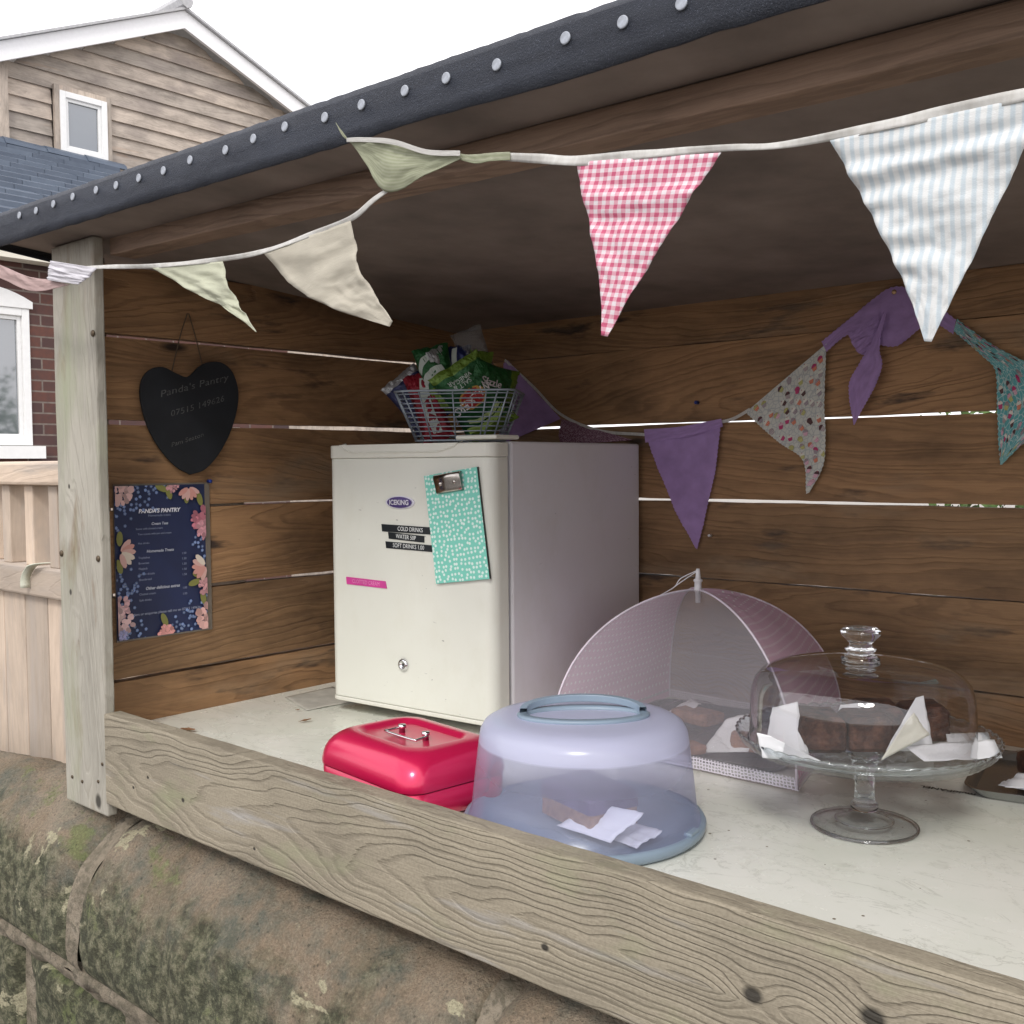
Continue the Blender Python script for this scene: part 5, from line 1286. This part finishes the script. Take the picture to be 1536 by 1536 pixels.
mb.add(vs, fs); mb.build('handle', M['carrier_blue'], ck, smooth=False, bevel=.001)
gr.rotation_euler.z = R(22); [o for o in ck.children if o.name.startswith('handle')][0].rotation_euler.z = R(22)

def bag(loc, rz, w_, h_, content, label, cat='cake', group=None, tilt=(0, 0), name='wrapped_cake', nap=True, infl=.02, cm=None, card=None, film_=None):
    """a cellophane bag (its own part) round a slice, with a napkin tucked in"""
    root = empty(name, loc, R(rz)); root.rotation_euler = (R(tilt[0]), R(tilt[1]), R(rz)); tag(root, label, cat, group)
    sd = random.random()*40; mb = MB()
    for s_ in (-1, 1):
        vs, fs = [], []; n = 22
        for i in range(n+1):
            for j in range(n+1):
                u, v = -1+2*i/n, -1+2*j/n; e = max(0, 1-u*u)*max(0, 1-v*v)
                z = infl+s_*infl*e**.45*(1+.25*mnoise.noise(Vector((u*4+sd, v*4, s_))))
                if s_ < 0: z = max(0.001, z*.4)
                else: z = max(.003, z+.004*mnoise.noise(Vector((u*7, v*7+sd, 3))))
                e2 = 1-e; z = z*(1-.35*e2) + .010*e2*abs(mnoise.noise(Vector((u*2.2+sd, v*2.2, 8))))
                vs.append((u*w_/2, v*h_/2, z))
        for i in range(n):
            for j in range(n): fs.append((i*(n+1)+j, (i+1)*(n+1)+j, (i+1)*(n+1)+j+1, i*(n+1)+j+1))
        mb.add(vs, fs)
    mb.build('clear_bag', film_ or M['cello'], root, smooth=True)
    for (cx_, cy_, sx_, sy_, sz_, m0, m1, ra) in content:
        mb = MB(); n = 14
        rings = []
        for k, (zz, ins) in enumerate(((.0, .004), (.003, .0), (sz_*.55, .0), (sz_*.56, -.001), (sz_*.88, 0), (sz_, .004))):
            rings.append([(x+.0015*mnoise.noise(Vector((x*150, y*150, k))), y+.0015*mnoise.noise(Vector((y*150, x*150, k+3))), zz+.004) for x, y, _ in rr(sx_/2-ins, sy_/2-ins, .006, 0, 5)])
        loft(mb, rings)
        N_ = len(rings[0])
        mb.mi = [(1 if (min(f) >= 2*N_ and m1 is not None) else 0) for f in mb.f]
        o = mb.build('slice', [m0, m1 or m0], root, smooth=False); o.location = (cx_, cy_, 0); o.rotation_euler.z = R(ra)
    if nap:
        for (pts, m_) in nap:
            mb = MB(); s2 = Sheet([Vector(pts[0]), Vector(pts[3])], [Vector(pts[1]), Vector(pts[2])], 10, 10, amp=.004, tri=False, seed=sd, nrm=(0, 0, 1)); s2.mesh(mb); mb.build('napkin', m_, root, smooth=True, solid=.0006)
    return root
random.seed(21)
bag(Vector((.950, .178, .0105)), -4, .215, .150, [(-.008, .0, .104, .074, .046, M['sponge'], M['icing'], -12)], 'iced sponge slice in a clear bag with napkin under the lilac dome', infl=.032,
    nap=[([(-.01, .055, .012), (-.065, .020, .010), (-.070, .045, .03), (-.02, .075, .075)], M['card']), ([(-.02, -.046, .006), (.072, -.055, .010), (.086, -.012, .036), (.030, -.018, .040)], M['napkin']), ([(.04, -.03, .004), (.094, -.035, .004), (.096, .01, .012), (.05, .015, .014)], M['napkin'])])

# ------------------------------------------------------------------ mesh food cover
A_, B_, C_, D_ = Vector((.660, .455, .004)), Vector((.625, .855, .004)), Vector((.965, .865, .004)), Vector((1.070, .480, .004))
ap = P(1047, 884, 1, .655); 
cv = tag(empty('food_cover', (ap.x, ap.y, 0)), 'pink dotted umbrella food cover with net sides behind the glass cake stand', 'food cover')
def riblocal(p, n=24):
    out = []
    for i in range(n+1):
        t = i/n; a = t*math.pi/2
        rad = math.sin(a)**1.04 if t > 0 else 0; z = p.z+(ap.z-p.z)*(math.cos(a)**.92 if t < 1 else 0)
        xy = Vector((ap.x, ap.y, 0)).lerp(Vector((p.x, p.y, 0)), rad)
        out.append(Vector((xy.x, xy.y, z)))
    return out
ribs = [riblocal(q) for q in (A_, B_, C_, D_)]
for i, (rA, rB, mt, nm) in enumerate(((ribs[3], ribs[0], 'net', 'net_panel'), (ribs[0], ribs[1], 'pink_dots', 'fabric_panel'), (ribs[1], ribs[2], 'net', 'net_panel'), (ribs[2], ribs[3], 'pink_dots', 'fabric_panel'))):
    mb = MB(); vs, fs, uv = [], [], []; n, m = len(rA), 22
    cen = Vector((ap.x, ap.y, 0))
    for a in range(n):
        t = a/(n-1)
        for b in range(m+1):
            f = b/m; p = rA[a].lerp(rB[a], f); w_ = (rB[a]-rA[a]).length
            inw = (cen-p); inw.z = 0
            if inw.length > 0: inw.normalize()
            sag = (.10 if mt == 'net' else -.01)*w_*4*f*(1-f)
            p = p+inw*sag*(.35+.65*(1-t)); p.z += (-.10*w_*f*(1-f) if t < .8 else .0)+ .004*mnoise.noise(Vector((f*6, t*4, i)))*(1 if t < .95 else .2)
            if mt == 'net': p += inw*.0035*math.sin(f*26+math.sin(t*5))*t*(1-t)*2
            p.z = max(p.z, .002)
            vs.append(p); uv.append(((f-.5)*w_, t*.33, 0))
    for a in range(n-1):
        for b in range(m): fs.append((a*(m+1)+b, a*(m+1)+b+1, (a+1)*(m+1)+b+1, (a+1)*(m+1)+b))
    mb.add(vs, fs, uv=uv); pn = mb.build(nm, M[mt], cv, smooth=True); pn.location = -Vector(cv.location)
    # lace hem
    mb = MB(); vs2, uv2, fs2 = [], [], []
    bot = vs[-(m+1):]
    for b, p in enumerate(bot):
        o_ = (p-cen); o_.z = 0; o_.normalize()
        vs2 += [p+Vector((0, 0, .016))-o_*.002, p+o_*.004+Vector((0, 0, -.0006))]; uv2 += [(b/m*.42, 0, 0), (b/m*.42, .016, 0)]
    for b in range(m): fs2.append((2*b, 2*b+1, 2*b+3, 2*b+2))
    mb.add(vs2, fs2, uv=uv2); o = mb.build('lace_hem', M['lace'], pn, smooth=True)
mb = MB()
for r_ in ribs: tube(mb, r_, .0019, 6)
o = mb.build('rib', M['rib'], cv, smooth=True); o.location = -Vector(cv.location)
mb = MB(); lathe(mb, [(.0001, -.022), (.004, -.022), (.0045, -.004), (.007, -.003), (.0075, .0), (.006, .004), (.0058, .012), (.0075, .0135), (.0075, .016), (.0045, .018), (.0035, .030), (.0028, .034), (.0001, .0345)], c=(0, 0, ap.z), n=18)
kb = mb.build('knob', M['cover_white'], cv, smooth=True)
mb = MB(); tube(mb, resample([(0, 0, ap.z+.032), (-.022, -.018, ap.z+.018), (-.030, -.025, ap.z+.004), (-.052, -.040, ap.z-.012)], 20), .0009, 5); tube(mb, resample([(0, 0, ap.z+.031), (-.018, -.020, ap.z+.014), (-.032, -.030, ap.z+.001)], 16), .0009, 5); mb.build('cord', M['cover_white'], kb)
# what lies under it
mb = MB(); q = .0025; tr = [rr(.165, .15, .03, .001), rr(.172, .157, .03, .012), rr(.176, .161, .03, .0125), rr(.168, .153, .03, .004)]
loft(mb, tr, True, True); o = mb.build('dark_tray', M['black_tray'], None, smooth=False); o.location = (.83, .665, 0); o.rotation_euler.z = R(5); tag(o, 'flat dark tray under the pink food cover', 'tray')
random.seed(33)
bag(Vector((.925, .60, .006)), 20, .15, .11, [(.01, 0, .06, .05, .028, M['bake'], None, 5)], 'paper topped bagged bake under the food cover nearest the glass stand', group='bagged bakes under the food cover', nap=[([(-.06, -.045, .004), (.01, -.03, .008), (.02, .03, .055), (-.03, .02, .045)], M['napkin'])], film_=M['cello'])
bag(Vector((.78, .70, .006)), -15, .15, .10, [(0, 0, .08, .05, .02, M['bake'], None, 5)], 'bagged bake under the food cover farther back by the fridge', group='bagged bakes under the food cover', nap=[([(-.06, -.03, .004), (-.02, -.04, .006), (-.01, .02, .03), (-.05, .03, .03)], M['napkin'])])
bag(Vector((.87, .52, .006)), 40, .12, .09, [(0, 0, .05, .04, .015, M['bake'], None, 25)], 'small bagged bake at the front of the food cover behind the carrier dome', group='bagged bakes under the food cover', nap=[([(-.05, -.03, .004), (-.02, -.03, .004), (-.01, .03, .012), (-.04, .03, .012)], M['napkin'])])

# ------------------------------------------------------------------ glass cake stand and cloche
sc_c = Vector((1.193, .411, 0)); PZ = .107
cs = tag(empty('cake_stand', sc_c), 'clear glass pedestal cake stand with scalloped rim standing on the counter', 'cake stand')
mb = MB(); lathe(mb, [(.0001, .0012), (.020, .0025), (.045, .001), (.0635, .001), (.0645, .003), (.062, .0055), (.045, .008), (.030, .012), (.0205, .0145), (.0175, .020), (.0145, .022)], n=72)
mb.build('foot', M['foot_glass'], cs, smooth=True); mb = MB()
for rr_, rz2, th_ in ((.0630, .0030, .0020), (.034, .0095, .0016)): tube(mb, [(rr_*math.cos(2*math.pi*i/72), rr_*math.sin(2*math.pi*i/72), rz2) for i in range(72)], th_, 6, closed=True)
mb.build('foot_ring', M['solid_glass'], cs, smooth=True); mb = MB()
lathe(mb, [(.0145, .022), (.0165, .024), (.0165, .030), (.0125, .034), (.0115, .050), (.0130, .072), (.018, .088), (.026, .094), (.0001, .0945)], n=8 if False else 48)
mb.build('pedestal', M['solid_glass'], cs, smooth=True)
def scal(r, z, a):
    k = .0022*abs(math.cos(a*26)) if r > .138 else 0
    return r+k, z+(k*1.0 if r > .142 else 0)
mb = MB(); lathe(mb, [(.0001, .0950), (.05, .0955), (.125, .097), (.139, .099), (.149, .105), (.1535, .113), (.1550, .1165), (.1525, .1175), (.147, .110), (.138, .1035), (.125, .1015), (.05, .1005), (.0001, .1005)], n=312, fn=scal)
mb.build('plate', M['plate_glass'], cs, smooth=True)
# beaded shine of the rim
mb = MB(); tube(mb, [(.1540*math.cos(2*math.pi*i/312)*(1+.01*abs(math.cos(2*math.pi*i/312*26))), .1540*math.sin(2*math.pi*i/312)*(1+.01*abs(math.cos(2*math.pi*i/312*26))), .1165+.002*abs(math.cos(2*math.pi*i/312*26))) for i in range(312)], .0013, 6, closed=True)
mb.build('rim', M['solid_glass'], cs, smooth=True)
DZ = .1035
cd_ = tag(empty('glass_dome', sc_c+Vector((-.006, -.001, DZ))), 'clear glass cloche with a round knob covering the brownies on the cake stand', 'cake dome')
mb = MB(); lathe(mb, [(.1345, 0), (.1355, .002), (.1340, .006), (.1335, .02), (.1330, .050), (.1315, .064), (.1275, .078), (.119, .088), (.106, .0945), (.088, .099), (.060, .1020), (.032, .1030), (.0001, .1032)], n=96)
mb.build('bell', M['glass'], cd_, smooth=True)
mb = MB(); tube(mb, [(.135*math.cos(2*math.pi*i/96), .135*math.sin(2*math.pi*i/96), .0012) for i in range(96)], .0016, 6, closed=True); mb.build('lip', M['solid_glass'], cd_, smooth=True)
mb = MB(); lathe(mb, [(0.0001, 0.1035), (0.0231, 0.1038), (0.0236, 0.107), (0.0173, 0.111), (0.0142, 0.1135), (0.0184, 0.1165), (0.0189, 0.1185), (0.0142, 0.121), (0.0131, 0.125), (0.0189, 0.131), (0.0236, 0.136), (0.0239, 0.141), (0.0189, 0.1445), (0.0105, 0.146), (0.0001, 0.1462)], n=48)
mb.build('knob', M['solid_glass'], cd_, smooth=True)
# brownies
pz = .1008+.0005
def brownie(x, y, rz, sx_, sy_, sz_, label, naps, film_=True, tilt=(0, 0)):
    p = sc_c+Vector((x, y, pz)); root = empty('wrapped_brownie', p, R(rz)); tag(root, label, 'brownie', 'wrapped brownies under the glass cloche')
    def chunk(cx_, cy_, w_, d_, h_):
        mb = MB(); n = 12; rings = []
        for k in range(9):
            zz = h_*k/8; ins = .004*(1 if k in (0, 8) else 0)
            rings.append([(cx_+xx*(1.04-.006*k+.09*mnoise.noise(Vector((xx*45+cx_*99, yy*45, k*.5)))+.06*mnoise.noise(Vector((xx*160, yy*160, k)))), cy_+yy*(1.05-.008*k+.09*mnoise.noise(Vector((yy*45, xx*45+cx_*50, k*.5+2)))), .003+zz*(1+.10*mnoise.noise(Vector((xx*30+cx_*40, yy*30, 7))))+(.003*mnoise.noise(Vector((xx*90, yy*90, 1))) if k == 8 else 0)) for xx, yy, _ in rr(w_/2-ins, d_/2-ins, .005, 0, 9)])
        loft(mb, rings); return mb
    chunk(-sx_*.26, 0, sx_*.50, sy_, sz_).build('slice', M['brownie'], root); chunk(sx_*.27, .002, sx_*.48, sy_*.96, sz_*.97).build('slice', M['brownie'], root)
    if film_:
        mb = MB(); rings = []; sd = random.random()*9
        for k, (zz, ex_) in enumerate(((.001, .010), (.004, .012), (.010, .006), (sz_*.6, .003), (sz_+.003, .0015), (sz_+.0055, -.004))):
            rings.append([(xx*(1+.04*mnoise.noise(Vector((xx*80, yy*80, k+sd)))), yy*(1+.06*mnoise.noise(Vector((xx*80, yy*80, k+sd+4)))), zz+.002*mnoise.noise(Vector((xx*60, yy*60, 5)))) for xx, yy, _ in rr(sx_/2+ex_, sy_/2+ex_, .008, 0, 9)])
        loft(mb, rings, False, True); mb.build('clear_bag', M['cello'], root, smooth=False)
    for pts, m_ in naps:
        pts = [(a, b-.008, c*1.12) for a, b, c in pts]; mb = MB(); s2 = Sheet([Vector(pts[0]), Vector(pts[3])], [Vector(pts[1]), Vector(pts[2])], 10, 10, amp=.003, tri=False, seed=random.random()*9, nrm=(.5, -.5, .7)); s2.mesh(mb); mb.build('napkin', m_, root, smooth=True, solid=.0006)
brownie(-.018, -.034, 41, .112, .062, .043, 'large dark brownie pair at the front of the stand between white napkins', [
    ([(-.100, -.028, .003), (-.048, -.030, .004), (-.055, -.005, .055), (-.085, -.002, .048)], M['napkin']),
    ([(-.105, -.040, .003), (-.038, -.055, .002), (-.098, -.045, .028), (-.112, -.040, .030)], M['napkin']),
    ([(.030, -.050, .002), (.092, -.038, .026), (.072, -.040, .050), (.062, -.044, .042)], M['card']),
    ([(.045, -.025, .006), (.104, -.020, .004), (.095, -.010, .062), (.085, -.012, .060)], M['napkin'])])
brownie(.020, .055, 41, .11, .055, .043, 'dark brownie pair at the back of the stand below the cloche knob', [
    ([(-.09, -.01, .003), (-.03, -.02, .004), (-.04, -.01, .045), (-.075, 0, .042)], M['napkin']), ([(.04, -.05, .003), (.10, -.03, .003), (.11, .0, .01), (.05, -.015, .012)], M['napkin'])])
mb = MB(); s2 = Sheet([Vector((.055, -.015, .012)), Vector((.135, .055, .02))], [Vector((.085, -.035, .004)), Vector((.150, .035, .004))], 10, 10, amp=.004, tri=False, seed=3, nrm=(0, 0, 1)); s2.mesh(mb)
o = mb.build('napkin', M['napkin'], None, smooth=True, solid=.0006); o.location = sc_c+Vector((0, 0, pz)); tag(o, 'white folded napkin at the right rim of the glass plate', 'napkin')

# ------------------------------------------------------------------ tray at the back right with a bagged cake
tq = Vector((1.36, .735, 0))
mb = MB(); loft(mb, [rr(.12, .10, .025, .001), rr(.13, .11, .03, .014), rr(.134, .114, .03, .0145), rr(.122, .102, .025, .003)]); o = mb.build('steel_tray', M['steel_tray'], None, smooth=False); o.location = tq; o.rotation_euler.z = R(10); tag(o, 'shallow metal tray on the counter right of the cake stand', 'tray')
random.seed(4)
bag(Vector((1.335, .735, .006)), 30, .17, .12, [(0, .01, .09, .06, .03, M['brownie'], None, 0)], 'bagged brown cake with white napkins on the metal tray', infl=.022, nap=[([(-.085, -.06, .008), (.07, -.075, .008), (.075, -.035, .018), (-.06, -.03, .022)], M['napkin']), ([(-.09, -.045, .006), (.045, -.115, .004), (.055, -.090, .004), (-.07, -.03, .012)], M['napkin']), ([(-.03, .03, .03), (.06, .03, .03), (.05, .045, .05), (-.02, .045, .05)], M['napkin'])])

# ------------------------------------------------------------------ leaves
def leaf(px, py, s_, rz, label, y=2):
    p = P(px, py, 2, .002); mb = MB(); out = []
    n = 40
    for i in range(n):
        a = 2*math.pi*i/n; x = math.cos(a); w_ = .36*(1-.25*x)*math.sin(a)*(1+.35*math.cos(6.5*a)); out.append((x*s_, w_*s_, .0015+.004*abs(math.sin(a*1.0))*s_/.015*abs(math.sin(3*a))*.4+.002*(x+1)*.5))
    vs = [(0, 0, .001)]+out; mb.add(vs, [(0, 1+i, 1+(i+1) % n) for i in range(n)])
    tube(mb, [(-s_*1.35, 0, .002), (-s_, 0, .0015), (s_*.9, 0, .003)], .0004, 4)
    o = mb.build('oak_leaf', M['leaf'], None, smooth=False, solid=.0003); o.location = p; o.rotation_euler.z = R(rz); tag(o, label, 'leaf', 'fallen leaves on the counter')
leaf(281, 1096, .0175, 15, 'curled brown oak leaf on the counter near the front post')
leaf(459, 1082, .010, 70, 'small dry brown leaf on the counter left of the fridge')
leaf(447, 1066, .004, 20, 'tiny brown leaf scrap beside the paper sheet')
